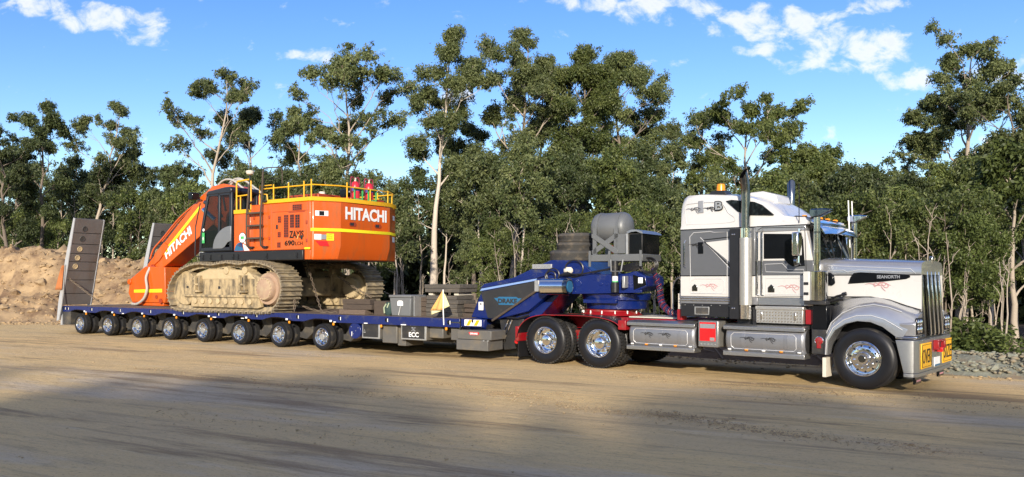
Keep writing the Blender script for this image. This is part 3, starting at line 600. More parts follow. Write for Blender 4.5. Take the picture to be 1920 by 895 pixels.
for i in range(64):
    px = 8+i*30+random.uniform(-13, 13); d = bankd(px)+random.uniform(2.2, 4.6)+(7 if px < 300 else 0); x = (px-804.85)/1591.5*d
    t = tag(link('bare_stem', BARE[i % 5], None, (x, d, 0)), uniq('thin leafless pale stem '+near_words(px)), 'bare stem', 'bare pale stems under the trees'); t.rotation_euler = (0, 0, random.uniform(0, 6)); s = random.uniform(.7, 1.25); t.scale = (s*.8, s*.8, s)
# low leafy shrubs at the feet of the trees
def shrub(seed, leaf):
    g = np.random.default_rng(seed); cl = [((g.normal(0, .45), g.normal(0, .45), g.uniform(.15, .8)), .36, .34, 150, g.uniform(.2, .8)) for _ in range(11)]; V, F, T = leaves(cl, g, .13, .4)
    st = MB()
    for _ in range(6): a = g.uniform(0, 6.3); st.tube([(0, 0, -.05), (.2*math.cos(a), .2*math.sin(a), .4), (.45*math.cos(a), .45*math.sin(a), .8)], [.018, .012, .006], 4)
    sm_ = st.mesh('trunk'); sm_.materials.append(M['dbark']); return sm_, raw_mesh('crown', V, F, M[leaf], T)
SHR = [shrub(700, 'fresh'), shrub(701, 'olive'), shrub(702, 'fresh'), shrub(703, 'olive')]
for i in range(44):
    px = 270+i*37.5+random.uniform(-14, 14); d = bankd(px)+random.uniform(1.7, 2.6); j = random.choice([1, 1, 3, 0])
    plant('shrub', uniq(['fresh green shrub', 'olive shrub', 'leafy green shrub', 'dull olive shrub'][j]+' '+near_words(px)), 'shrub', SHR[j], px, d, 'shrubs at the foot of the trees', random.uniform(0, 6), random.uniform(.55, 1.05))
# gums deeper in the wood
BACK = [gum('back', 9., 400+i, base=b_, width=w_, nl=11, leaf=lf, bark=bk, dens=1.1, clump=.05, leafsize=.15, r0=.095, rise=1.2, flat=.8, drop=.15, depth=2) for i, (b_, w_, lf, bk) in enumerate([(.48, 1.7, 'deep', 'bark'), (.42, 1.9, 'deep', 'bark'), (.54, 1.6, 'gum', 'palebark'), (.40, 1.7, 'olive', 'bark')])]
for i in range(46):
    px = -40+i*44+random.uniform(-18, 18); d = bankd(px)+random.uniform(6.5, 15)+(9 if px < 330 else 0); j = random.choice([0, 1, 2, 3] if px > 800 else [0, 0, 1, 2])
    y = float(np.interp(px, [0, 250, 330, 450, 640, 720, 780, 900, 1020, 1200, 1300, 1500, 1650, 1720, 1920], [262, 310, 330, 268, 288, 360, 305, 262, 250, 262, 345, 275, 305, 305, 235]))+random.uniform(-5, 45)
    plant('forest_gum', uniq(['dark gum', 'dark bushy gum', 'grey green gum', 'olive gum'][j]+' deeper in the wood '+near_words(px)), 'tree', BACK[j], px, d, 'gums deeper in the wood', random.uniform(0, 6), HT(y, d)/9.)
for i in range(16):                                # the wood carries on past the right edge of the picture
    px = 1985+i*52+random.uniform(-20, 20); d = bankd(px)+random.uniform(3, 11); plant('forest_gum', 'gum of the wood that carries on past the right edge of the picture', 'tree', BACK[i % 4] if i % 3 else EDGE[i % 5], px, d, 'gums past the right edge', random.uniform(0, 6), random.uniform(.6, .8) if i % 3 else .9)
# the far wood behind, read as one mass
g = np.random.default_rng(900); cl = []
for i in range(560):
    px = g.uniform(-150, 2250); d = bankd(px)+g.uniform(19, 30)+(8 if px < 330 else 0); x = (px-804.85)/1591.5*d; cl.append(((x, d, g.uniform(.03, 1)**1.15*(HT(395, d))), 1.9, 1.5, 330, g.uniform(.05, .5)))
V, F, T = leaves(cl, g, .5); tag(link('far_wood', raw_mesh('far_wood', V, F, M['deep'], T)), None, None, kind='stuff')
# gums behind the photographer: they shade the foreground
SHADE = [(60, 752, 1.35, 0), (330, 758, 1.25, 1), (600, 742, 1.2, 2), (770, 785, 1.0, 3), (-250, 735, 1.4, 0), (480, 850, 1.3, 1), (1400, 812, 1.0, 2), (1560, 790, 1.1, 3), (1800, 800, 1.15, 0), (2080, 800, 1.2, 1), (150, 860, 1.2, 3)]
WHICH = ['directly behind the camera, a little left', 'left of the camera', 'far left of the camera', 'well right of the camera', 'right of the camera', 'far right of the camera']
for i, (px, py, sc, j) in enumerate(SHADE):
    sc *= 1.75; py += 22 if px < 1000 else 34; p = gpt(px, py); Lh = 8.3*sc/math.tan(SUN_EL)
    t = thing('shade_gum', 'gum outside the picture whose crown shades the foreground dirt', 'tree', (p[0]+math.sin(SUN_AZ)*Lh, p[1]+math.cos(SUN_AZ)*Lh, 0), i*1.3, 'gums behind the photographer'); t.scale = (sc,)*3; link('trunk', BACK[j][0], t); link('crown', BACK[j][1], t)
cl = []; g = np.random.default_rng(901)
for i in range(230):
    a = g.uniform(R(95), R(268)); d = g.uniform(58, 70); cl.append(((math.cos(a-pi/2)*0+d*math.sin(a), d*math.cos(a), g.uniform(.2, 8.6)), 3.4, 2.0, 170, g.uniform(.1, .6)))
V, F, T = leaves(cl, g, 1.1); tag(link('far_wood', raw_mesh('far_wood', V, F, M['gum'], T)), None, None, kind='stuff')
settle_labels()
# ------------------------------------------------------------------ wheels (shared shapes)
def tyre_mb(y, Ro, Ri, W, grooves=4, n=56, sq=.12):
    """a tyre whose axle lies along y; outer sidewall at y, tread running to y+W"""
    r = Ro-Ri; pr = [(.02, Ri-.012), (.0, Ri+.01), (-.012, Ri+r*.18), (-.02, Ri+r*.5), (-.012, Ri+r*.78), (.012, Ro-.018), (.03, Ro-.004)]
    g0, g1 = .045, W-.045; st = (g1-g0)/(grooves+1)
    for k in range(grooves):
        c = g0+st*(k+1); pr += [(c-.008, Ro), (c-.006, Ro-.012), (c+.006, Ro-.012), (c+.008, Ro)]
    pr += [(W-.03, Ro-.004), (W-.012, Ro-.018), (W+.012, Ri+r*.78), (W+.02, Ri+r*.5), (W+.012, Ri+r*.18), (W, Ri+.01), (W-.02, Ri-.012)]
    return MB().lathe((0, y, 0), (0, 1, 0), pr, n)
def wheel(parent, x, y, z, Ro, Ri, W, kind, side=-1, rz=0, lugs=0, nm='wheel'):
    """rim as the part itself; tyre, hub and nuts under it. Outer face at local y=0, inner side towards +y (side -1 = near side)"""
    if kind == 'steer': pr = [(.0, Ri), (-.004, Ri-.008), (.012, Ri-.024), (.05, Ri-.04), (.052, Ri-.052), (.03, Ri-.075), (.022, Ri-.12), (.022, .118), (-.03, .108), (-.04, .10), (-.04, .0)]
    elif kind == 'drive': pr = [(.0, Ri), (-.004, Ri-.008), (.012, Ri-.024), (.055, Ri-.035), (.13, Ri-.05), (.15, Ri-.075), (.155, .19), (.145, .15), (.14, .132), (.03, .128), (.015, .118), (.0, .09), (-.003, 0)]
    else: pr = [(.0, Ri), (-.003, Ri-.006), (.01, Ri-.018), (.045, Ri-.03), (.09, Ri-.045), (.105, Ri-.075), (.105, .105), (.07, .09), (.03, .075), (.028, 0)]
    w = MB().lathe((0, 0, 0), (0, 1, 0), pr, 40).lathe((0, 0, 0), (0, 1, 0), [(.004, Ri-.02), (W-.02, Ri-.03)], 24).build(nm, 'chrome', parent)
    t = tyre_mb(0, Ro, Ri, W, 4 if kind != 'drive' else 0).build('tyre', 'rubber', w)
    t.data.materials.append(M['wall'])
    for p in t.data.polygons:
        if p.center[1] < .006: p.material_index = 1
    if lugs:
        mb = MB()
        for k in range(lugs):
            for row in range(3):
                a = 2*pi*(k+.33*row)/lugs; c, s_ = math.cos(a), math.sin(a); y0 = .012+row*(W-.024)/3; y1 = y0+(W-.024)/3-.014; d = .5*2*pi*Ro/lugs*.62; sk = .012*(1 if row != 1 else -1)
                vs = []
                for rr in (Ro-.02, Ro+.014):
                    for yy, tt in ((y0, -d+sk), (y1, -d-sk), (y1, d-sk), (y0, d+sk)): vs.append((c*rr-s_*tt, yy, s_*rr+c*tt))
                mb._add(vs, [(4, 5, 6, 7), (0, 1, 5, 4), (1, 2, 6, 5), (2, 3, 7, 6), (3, 0, 4, 7)])
        mb.build('tread_blocks', 'rubber', w, smooth=0, kind='stuff')
    mb = MB(); mh = MB(); nb = 10; rb, yb = (.168, .018) if kind == 'steer' else (.168, .14) if kind == 'drive' else (.112, .10)
    for k in range(nb):
        a = 2*pi*k/nb+.15; mb.cyl((rb*math.cos(a), yb+.01, rb*math.sin(a)), (rb*math.cos(a), yb-.045, rb*math.sin(a)), .019, .012, 8)
        a += pi/nb; rh = Ri-.078 if kind != 'drive' else Ri-.085
        if kind != 'drive' or k % 2 == 0: mh.cyl((rh*math.cos(a), yb+.01, rh*math.sin(a)), (rh*math.cos(a), yb-.004 if kind != 'drive' else yb, rh*math.sin(a)), .017 if kind == 'steer' else .03, n=10)
    mb.build('wheel_nuts', 'chrome', w, kind='stuff'); mh.build('hand_holes', 'black', w, kind='stuff')
    MB().cyl((0, -.055 if kind == 'steer' else .0, 0), (0, -.03 if kind == 'steer' else .04, 0), .062 if kind == 'steer' else .085, n=20).build('hub_cap', 'dchrome' if kind == 'steer' else 'steel', w, .006)
    w.location = (x, y, z); w.rotation_euler = (0, 0, rz if side < 0 else pi+rz); return w
def place_wheel(src, x, y, z, rz=0, far=False, spin=0):
    w = copy_tree(src, src.parent); w.location = (x, y, z); w.rotation_euler = (0, spin, rz+(pi if far else 0)); return w

# ------------------------------------------------------------------ prime mover
TROT = -R(42.84)
tr = thing('prime_mover', 'white and grey bonneted truck with chrome stacks towing the low loader', 'truck', (8.237, 15.404, 0), TROT)
X1, Y1, Z1 = (1, 0, 0), (0, 1, 0), (0, 0, 1)
steer = wheel(tr, 0, -1.2, .52, .525, .30, .32, 'steer', rz=-.12)
place_wheel(steer, 0, 1.2, .52, -.12, True, .4)
drive = wheel(tr, -5.21, -1.2, .52, .522, .30, .275, 'drive', lugs=46)
for x in (-5.21, -6.58):
    for y, far in ((-1.2, False), (-.86, False), (1.2, True), (.86, True)):
        if (x, y) != (-5.21, -1.2): place_wheel(drive, x, y, .52, 0, far, x*3+y)
for x in (-5.21, -6.58): MB().cyl((x, -.9, .52), (x, .9, .52), .11).ball((x, 0, .52), .24).build('axle', 'black', tr)
MB().cyl((0, -.9, .5), (0, .9, .5), .07).build('axle', 'black', tr)
# chassis
for s in (-1, 1): MB().box(-7.2, .5, s*.43-.05, s*.43+.05, .78, 1.06).build('chassis_rail', 'red', tr, .008)
mb = MB()
for x in (-7.18, -5.9, -4.6, -3.6): mb.box(x, x+.12, -.38, .38, .82, 1.02)
mb.build('cross_members', 'red', tr, .006)
MB().box(-4.85, -3.75, -.55, .55, 1.062, 1.085).build('deck_plate', 'cream', tr)
MB().box(-4.9, -2.3, -.75, .75, .96, 1.04).build('frame_cover', 'black', tr, .01)
MB().box(-4.9, -3.6, -.80, -.76, .98, 1.058).build('frame_edge', 'red', tr, .008)
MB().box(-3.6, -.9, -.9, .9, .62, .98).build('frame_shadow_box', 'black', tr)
MB().box(-.6, .5, -.62, .62, .5, 1.3).build('engine_block', 'black', tr)
mb = MB()
for x in (-5.9,):
    mb.box(x-.25, x+.25, -.72, -.4, .45, .75).cyl((x-.45, -.62, .40), (x-.45, -.62, .7), .13).cyl((x+.45, -.62, .40), (x+.45, -.62, .7), .13).box(x-.6, x+.6, -.66, -.56, .56, .66)
mb.build('suspension', 'red', tr, .006)
# fifth wheel turntable
MB().cyl((-5.62, 0, 1.08), (-5.62, 0, 1.16), .70, .62, 40).cyl((-5.62, 0, 1.16), (-5.62, 0, 1.215), .60, n=40).build('turntable_base', 'red', tr, .006)
mb = MB()
for a in range(14): mb.cyl((-5.62+.64*math.cos(a*pi/7), .64*math.sin(a*pi/7), 1.11), (-5.62+.64*math.cos(a*pi/7), .64*math.sin(a*pi/7), 1.19), .02, n=6)
mb.build('turntable_bolts', 'steel', tr, kind='stuff')
# rear mudguards, flaps and lamp bracket
for s in (-1, 1):
    P = catmull([(-7.36, .56), (-7.27, .80), (-7.05, .99), (-6.7, 1.085), (-6.2, 1.10), (-5.5, 1.10), (-5.05, 1.06), (-4.78, .98), (-4.66, .88)], 4); y0, y1 = sorted((s*1.24, s*.58))
    MB().loft([[(x, y0, z), (x, y1, z), (x, y1, z-.015), (x, y0, z-.015)] for x, z in P]).build('mudguard', 'black', tr)
    MB().tube([(x, s*1.242, z-.008) for x, z in P], .009, 6).build('mudguard_edge', 'red', tr)
    MB().box(-7.42, -7.33, min(s*1.2, s*.55), max(s*1.2, s*.55), .46, .80).build('rear_lamp_bar', 'red', tr, .01)
    MB().box(-7.36, -7.335, min(s*1.18, s*.62), max(s*1.18, s*.62), .10, .455).build('mudflap', 'black', tr)
    MB().box(-4.72, -4.54, min(s*1.24, s*.95), max(s*1.24, s*.95), .83, 1.03).build('red_bracket', 'red', tr, .012)
MB().ball((-7.45, -1.1, .44), .055).ball((-7.45, 1.1, .44), .055).build('tow_ball', 'redlens', tr)
# fuel tanks with steps
def tank(x0, x1, s, zc=.745):
    y = s*.915; r = .30
    def ring(x, k): return [(x, y+k*r*math.copysign(abs(math.cos(a))**.8, math.cos(a)), zc+k*r*.95*math.copysign(abs(math.sin(a))**.8, math.sin(a))) for a in [2*pi*i/40 for i in range(40)]]
    t = MB().loft([ring(x0, .86), ring(x0+.03, .97), ring(x0+.06, 1), ring(x1-.06, 1), ring(x1-.03, .97), ring(x1, .86)]).build('fuel_tank', 'midgrey', tr)
    for xx, e in ((x0, -1), (x1, 1)): MB().loft([ring(xx+e*.004, .80), ring(xx+e*.035, .55), ring(xx+e*.042, .2)]).build('tank_end', 'dgrey', t)
    nb = 3 if x1-x0 > 1.2 else 2
    for k in range(nb):
        xx = x0+(x1-x0)*(.24+.27*k); MB().loft([ring(xx-.035, 1.02), ring(xx+.035, 1.02)]).build('tank_strap', 'midgrey', t)
        MB().box(xx-.035, xx+.035, min(y+s*.2, y+s*.27), max(y+s*.2, y+s*.27), zc+.20, zc+.275).build('strap_buckle', 'chrome', t, .006)
    if s < 0:
        yy = y-.303; zt, zb = zc+.13, zc-.17; q = .05
        pts = [(x0+.12+q, yy, zt), (x1-.14-q, yy, zt), (x1-.14, yy, zt-q), (x1-.14, yy, zb+q), (x1-.14-q, yy, zb), (x0+.12+q, yy, zb), (x0+.12, yy, zb+q), (x0+.12, yy, zt-q)]
        fix = lambda p: (p[0], y-.306*max(.0, 1-(abs(p[2]-zc)/(.30*.95))**2.5)**.4, p[2])
        full = [];
        for i in range(len(pts)):
            a, b_ = np.array(pts[i]), np.array(pts[(i+1) % len(pts)])
            for k in range(4): full.append(fix(a+(b_-a)*k/4))
        MB().tube(full, .006, 4, closed=True).build('pinstripe', 'pin', t)
        for fx in (.30, .57): scroll((x0+(x1-x0)*fx, yy-.004, zc+.035), X1, Z1, .30, 'pinblk', t, .005)
    MB().prism([(s*1.24, zc+.19), (s*1.24, zc+.255), (s*1.16, zc+.285), (s*.66, zc+.30), (s*.66, zc+.24), (s*1.1, zc+.22)], x0-.02, x1+.02, 'x').build('top_step', 'alu', t, .006)
    st = MB().prism([(s*1.25, zc-.30), (s*1.25, zc-.225), (s*1.19, zc-.20), (s*.95, zc-.20), (s*.95, zc-.30)], x0-.02, x1+.02, 'x').build('lower_step', 'alu', t, .006)
    for k in range(5): MB().ball((x0+(x1-x0)*(.06+.22*k), s*1.205, zc-.185), .03, 8, (1.3, .7, .6)).build('step_lamp', 'amber' if k % 2 else 'whitelens', t)
    return t
def scroll(o, right, up, w, m, parent, r=.004, flip=1):
    """a pinstriper's flourish: a tail that runs into loops"""
    o = Vector(o); rt = Vector(right); u = Vector(up); mb = MB(); n_ = rt.cross(u)
    def c(f, a, b_, n=22): mb.tube([o+rt*(flip*w*f(a+(b_-a)*i/n)[0])+u*(w*f(a+(b_-a)*i/n)[1])+n_*(r*.4) for i in range(n+1)], [r*(.35+.65*math.sin(pi*(i+.5)/(n+1))) for i in range(n+1)], 4)
    c(lambda t: (-.5+t*.55, .04*math.sin(t*5)), 0, 1)
    for q, (cx_, cy, ra) in enumerate(((-.10, .0, .085), (.08, .03, .075), (.22, .02, .08), (.30, -.05, .10))): c(lambda t, cx_=cx_, cy=cy, ra=ra, q=q: (cx_+ra*math.cos(t+q)*(1-.05*t), cy+ra*.8*math.sin(t+q)), 0, 5.2, 18)
    c(lambda t: (.5*t, .10*math.sin(t*4)*(1-t*.4)), -.3, .95); c(lambda t: (.12+.2*t*t, -.02-.28*t), 0, .9, 12)
    return mb.build('pinstripe_scroll', m, parent)
for s in (-1, 1):
    tank(-2.43, -.97, s); tank(-4.49, -3.05, s)
# box with red panel between the tanks
bx = MB().box(-2.96, -2.56, -1.22, -.55, .575, 1.08).build('battery_box', 'alu', tr, .008)
MB().box(-2.556, -2.552, -1.2, -.57, .59, 1.07).build('checker_side', 'tread', bx)
MB().box(-2.93, -2.61, -1.226, -1.22, .69, 1.05).build('red_panel', 'redlens', bx)
MB().box(-2.92, -2.62, -1.231, -1.2265, .935, 1.02).build('label_plate', 'lettergrey', bx)
MB().box(-2.72, -2.63, -1.231, -1.2265, .70, .76).build('small_plate', 'steel', bx)
for k in range(5): MB().ball((-2.90+.07*k, -1.222, .63), .018, 6).build('screw', 'steel', bx)
# sleeper and cab: stacked colour bands butting edge to edge
YB = 1.085
sl = MB().prism([(-3.40, 1.95), (-1.9, 1.95), (-1.9, 2.86), (-3.40, 2.86)], -YB, YB).build('sleeper', 'grey', tr, .012)
MB().box(-3.40, -1.9, -YB, YB, 1.545, 1.948).build('sleeper_lower_panel', 'white', sl, .012)
MB().box(-3.40, -1.86, -YB+.01, YB-.01, 1.40, 1.543).build('sleeper_sill', 'midgrey', sl, .012)
sk = MB().box(-3.39, -2.37, -YB, YB, 1.15, 1.398).build('sleeper_skirt', 'black', tr, .008)
MB().box(-3.10, -2.80, -YB-.006, -YB, 1.19, 1.345).build('step_recess', 'steel', sk, .004)
MB().box(-3.075, -2.815, -YB-.009, -YB-.0062, 1.205, 1.33).build('recess_opening', 'under', sk)
for k in range(6): MB().ball((-3.3+.18*k, -YB, 1.375), .012, 6).build('rivet', 'steel', sk)
MB().box(-3.405, -1.9, -YB-.004, YB+.004, 2.853, 2.872).build('black_stripe', 'gloss', sl)
MB().box(-3.405, -1.9, -YB-.004, YB+.004, 1.94, 1.956).build('black_stripe', 'gloss', sl)
for z in (1.50, 1.455): MB().box(-3.40, -2.37, -YB-.012, -YB+.02, z, z+.022).build('chrome_strip', 'chrome', sl, .004)
# raised roof
def sec(x, w, zs, zt): return [(x, -1.085, 2.872), (x, -w, 2.95), (x, -w+.015, zs), (x, -w+.09, zs+.07+(zt-zs)*.35), (x, -w*.6, zt), (x, 0, zt+.02), (x, w*.6, zt), (x, w-.09, zs+.07+(zt-zs)*.35), (x, w-.015, zs), (x, w, 2.95), (x, 1.085, 2.872)]
S_ = [(-3.40, 1.05, 3.25, 3.42), (-3.37, 1.06, 3.36, 3.52), (-3.28, 1.065, 3.42, 3.575), (-3.0, 1.07, 3.42, 3.585), (-2.4, 1.07, 3.36, 3.535), (-2.0, 1.065, 3.29, 3.46), (-1.78, 1.05, 3.20, 3.36), (-1.58, 1.04, 3.06, 3.19), (-1.42, 1.04, 2.96, 3.04), (-1.25, 1.05, 2.93, 3.005), (-1.05, 1.055, 2.92, 2.985), (-.96, 1.05, 2.90, 2.94)]
roof = MB().loft([sec(*q) for q in S_]).build('roof', 'white', tr, 0, 50)
for s in (-1, 1):
    W_ = [(-2.47, 3.385), (-2.36, 3.40), (-1.92, 3.335), (-1.78, 3.27), (-1.56, 3.075), (-2.06, 3.09), (-2.24, 3.17)]
    MB().prism(W_, min(s*1.03, s*1.082), max(s*1.03, s*1.082)).build('roof_window', 'glass', roof, .004)
MB().box(-3.03, -2.92, -1.078, -1.062, 3.18, 3.42).build('vent_window', 'lettergrey', roof, .008)
text('B', (-2.69, -1.084, 3.205), X1, Z1, .17, .19, 'gloss', roof, bold=.05, depth=.006); text('B', (-2.675, -1.091, 3.225), X1, Z1, .14, .155, 'steel', roof, bold=.02)
scroll((-3.12, -1.078, 3.265), X1, Z1, .34, 'pinblk', roof, .005); scroll((-2.80, -1.078, 3.265), X1, Z1, .26, 'pinblk', roof, .006)
MB().tube(catmull([(-3.28, -1.068, 3.0), (-3.3, -1.07, 3.3), (-3.2, -1.066, 3.375), (-2.6, -1.072, 3.355), (-2.42, -1.074, 3.15), (-2.3, -1.073, 3.05), (-2.4, -1.073, 2.97), (-3.2, -1.068, 2.965)], 6, True), .005, 4, closed=True).build('pinstripe', 'pin', roof)
bc = MB().prism([(-2.98, 3.56), (-2.60, 3.55), (-2.66, 3.63), (-2.90, 3.63)], -.75, -.45).build('beacon_base', 'black', tr, .01)
MB().lathe((-2.78, -.6, 3.63), (0, 0, 1), [(0, .085), (.09, .08), (.14, .07), (.15, .0)], 18).build('beacon', 'amber', bc)
MB().prism([(-2.35, 3.53), (-1.75, 3.34), (-1.80, 3.52), (-2.05, 3.60), (-2.30, 3.59)], -.35, .35).build('roof_cooler', 'white', roof, .03)
for y in (-.85, -.4, 0, .4, .85): MB().prism([(-1.33, 2.985), (-1.0, 2.97), (-1.06, 3.03), (-1.22, 3.05)], y-.08, y+.08).build('marker_base', 'black', roof, .008) and MB().ball((-1.09, y, 3.03), .045, 8, (1.2, 1, .8)).build('marker_lamp', 'amber', roof)
# cab
cb = MB().prism([(-1.9, 2.22), (-.86, 2.22), (-.98, 2.76), (-1.9, 2.76)], -YB, YB).build('cab', 'white', tr, .012)
MB().prism([(-1.9, 2.762), (-.98, 2.762), (-.99, 2.87), (-1.9, 2.87)], -YB, YB).build('cab_top_band', 'silver', cb, .01)
MB().box(-1.9, -.85, -YB, YB, 1.955, 2.218).build('door_band', 'grey', cb, .01)
MB().box(-1.9, -.85, -YB, YB, 1.545, 1.953).build('door_lower_panel', 'white', cb, .01)
MB().box(-1.858, -.85, -YB+.01, YB-.01, 1.40, 1.543).build('cab_sill', 'alu', cb, .012)
MB().box(-1.88, -.85, -YB-.004, YB+.004, 2.858, 2.874).build('black_stripe', 'gloss', cb)
for s in (-1, 1):
    W_ = [(-1.74, 2.73), (-1.07, 2.70), (-1.03, 2.62), (-1.0, 2.12), (-1.22, 2.115), (-1.30, 2.17), (-1.37, 2.26), (-1.74, 2.26)]
    MB().prism(W_, min(s*1.07, s*1.091), max(s*1.07, s*1.091)).build('side_window', 'gloss', cb, .004)
yb_ = -YB-.004
def outline(pts, parent, m='pin', r=.006, nm='pinstripe', y=yb_): return MB().tube([(p[0], y, p[1]) for p in pts], r, 4, closed=True).build(nm, m, parent)
outline([(-1.85, 1.57), (-1.85, 2.80), (-1.78, 2.84), (-1.0, 2.82), (-.96, 1.57)], cb, 'dgrey', .007, 'door_gap')
outline([(-1.70, 2.02), (-1.72, 2.16), (-1.40, 2.17), (-1.30, 2.06), (-1.02, 2.06), (-1.02, 2.0)], cb)
outline([(-1.70, 1.60), (-1.70, 1.90), (-1.02, 1.90), (-1.02, 1.60)], cb, 'pin', .004)
MB().prism([(-1.66, 1.64), (-1.54, 1.64), (-1.54, 1.73), (-1.60, 1.79), (-1.66, 1.73)], yb_-.012, yb_+.01).build('door_latch', 'dchrome', cb, .006)
scroll((-1.27, yb_, 1.745), X1, Z1, .42, 'pinred', cb, .005)
for x in (-1.84, -1.75): MB().tube([(x, yb_, 2.80), (x, yb_-.06, 2.76), (x, yb_-.06, 1.62), (x, yb_, 1.58)], .013, 6).build('grab_rail', 'chrome', cb)
# sleeper side details
outline([(-3.18, 1.60), (-3.20, 2.72), (-3.12, 2.80), (-2.78, 2.81), (-2.70, 2.79), (-2.44, 2.79), (-2.44, 1.60)], sl, 'pin', .007)
MB().prism([(-2.87, 2.60), (-2.38, 2.64), (-2.38, 2.20)], yb_-.002, yb_+.006).build('white_triangle', 'white', sl)
MB().tube([(-2.92, yb_, 2.65), (-2.38, yb_, 2.69)], .008, 4).tube([(-2.90, yb_, 2.62), (-2.38, yb_, 2.13)], .010, 4).build('triangle_edge', 'gloss', sl)
MB().tube([(-2.98, yb_, 2.70), (-2.86, yb_, 2.58), (-2.38, yb_, 2.08)], .006, 4).build('pinstripe', 'pin', sl)
MB().box(-3.03, -2.92, yb_-.008, yb_+.01, 2.38, 2.61).build('vent_window', 'gloss', sl, .01)
scroll((-3.10, yb_, 2.56), X1, Z1, .26, 'pinblk', sl, .007)
MB().tube([(-3.29, yb_, 2.65), (-3.29, yb_-.05, 2.60), (-3.29, yb_-.05, 2.16), (-3.29, yb_, 2.11)], .013, 6).build('grab_rail', 'chrome', sl)
outline([(-3.17, 1.61), (-3.17, 1.84), (-3.10, 1.89), (-2.55, 1.89), (-2.50, 1.84), (-2.50, 1.66), (-2.55, 1.61)], sl, 'pin', .005)
MB().prism([(-3.15, 1.65), (-3.04, 1.65), (-3.04, 1.74), (-3.095, 1.79), (-3.15, 1.74)], yb_-.012, yb_+.01).build('door_latch', 'dchrome', sl, .006)
scroll((-2.80, yb_, 1.76), X1, Z1, .38, 'pinred', sl, .005)
# exhausts
for s in (-1, 1):
    g_ = MB().box(-2.36, -2.17, min(s*1.11, s*1.17), max(s*1.11, s*1.17), 1.13, 2.84).build('exhaust_guard', 'black', tr, .006)
    if s < 0: 
        for z in (2.73, 1.33): MB().ball((-2.30, -1.172, z), .016, 8).ball((-2.26, -1.172, z), .016, 8).build('guard_bolts', 'chrome', g_)
    e = MB().cyl((-2.05, s*1.16, 1.14), (-2.05, s*1.16, 2.84), .108, n=28).build('muffler', 'chrome', g_)
    mb = MB()
    for k in range(34):
        z = 1.42+k*.036
        for q in range(13):
            a = -s*(pi*.5)+(q-6)*.20+(k % 2)*.10; c_, s__ = math.cos(a), math.sin(a); u_ = (-s__, c_)
            p = (-2.05+.116*c_, s*1.16+.116*s__)
            mb.sheet([(p[0]+u_[0]*.009*i, p[1]+u_[1]*.009*i, z+j*.013) for i, j in ((-1, 0), (0, -1), (1, 0), (0, 1))])
    MB().cyl((-2.05, s*1.16, 1.40), (-2.05, s*1.16, 2.66), .114, n=28).build('heat_shield', 'tread', g_); mb.build('shield_perforations', 'black', g_, smooth=0, kind='stuff')
    P = [(-2.05, s*1.16, 2.84), (-2.05, s*1.16, 3.45), (-2.05, s*1.165, 3.55), (-2.053, s*1.175, 3.65), (-2.06, s*1.19, 3.73), (-2.068, s*1.21, 3.80)]
    d = Vector((-.52, s*.74, .43)).normalized(); c0 = Vector(P[-1])
    st_ = MB().tube(P, [.082]*6, 20, cap=False)
    ring = [st_.v[-20+i] for i in range(20)]; dd = (Vector(P[-1])-Vector(P[-2])).normalized()
    new = [tuple(Vector(v)+dd*(-(Vector(v)-c0).dot(d)/dd.dot(d)+.06)) for v in ring]
    k = len(st_.v); st_.v += new; st_.f += [(k-20+i, k-20+(i+1) % 20, k+(i+1) % 20, k+i) for i in range(20)]
    st_.build('stack', 'dchrome', g_); MB().sheet([tuple(Vector(v)-d*.012) for v in new]).build('stack_mouth', 'unlit_bore', g_)  # dark reflections put into the stack's colour; mouth sheet painted black as unlit depth
# windscreen, visor
MB().prism([(-.835, 2.24), (-.955, 2.80), (-.945, 2.802), (-.825, 2.242)], -.92, -.015).build('windscreen', 'glass', cb); MB().prism([(-.835, 2.24), (-.955, 2.80), (-.945, 2.802), (-.825, 2.242)], .015, .92).build('windscreen', 'glass', cb)
MB().prism([(-.83, 2.235), (-.95, 2.81), (-.935, 2.81), (-.815, 2.235)], -.014, .014).build('windscreen_divider', 'black', cb)
for s in (-1, 1): MB().tube([(-.80, s*.25, 2.25), (-.86, s*.55, 2.62)], .01, 5).tube([(-.83, s*.45, 2.55), (-.90, s*.62, 2.78)], .012, 4).build('wiper', 'black', cb)
V_ = [(-1.0, 2.99), (-.88, 2.93), (-.76, 2.82), (-.70, 2.72), (-.715, 2.71), (-.78, 2.805), (-.90, 2.91), (-1.0, 2.965)]
MB().loft([[(x, y, z-abs(y)**3*.03) for x, z in V_] for y in np.linspace(-.93, .93, 11)]).build('sun_visor', 'chrome', cb)
# mirrors
for s in (-1, 1):
    mm = MB().tube([(-1.06, s*1.09, 2.78), (-1.02, s*1.32, 2.78), (-1.02, s*1.34, 2.18), (-1.06, s*1.09, 2.14)], .014, 6).build('mirror_bracket', 'chrome', tr)
    MB().box(-1.10, -.99, min(s*1.25, s*1.46), max(s*1.25, s*1.46), 2.30, 2.72).build('mirror', 'chrome', mm, .02); MB().box(-1.105, -1.101, min(s*1.27, s*1.44), max(s*1.27, s*1.44), 2.32, 2.70).build('mirror_glass', 'dchrome', mm)
    MB().cyl((-1.08, s*1.34, 2.20), (-1.03, s*1.34, 2.20), .085, .075, 18).build('spot_mirror', 'dchrome', mm)
MB().tube([(-1.10, -1.09, 2.9), (-1.10, -1.10, 3.62)], .008, 5).build('aerial', 'black', cb)
for y in (.80, 1.02): MB().tube([(-.80, y, 2.5), (-.83, y, 3.42)], .011, 5).build('aerial', 'letter', cb)
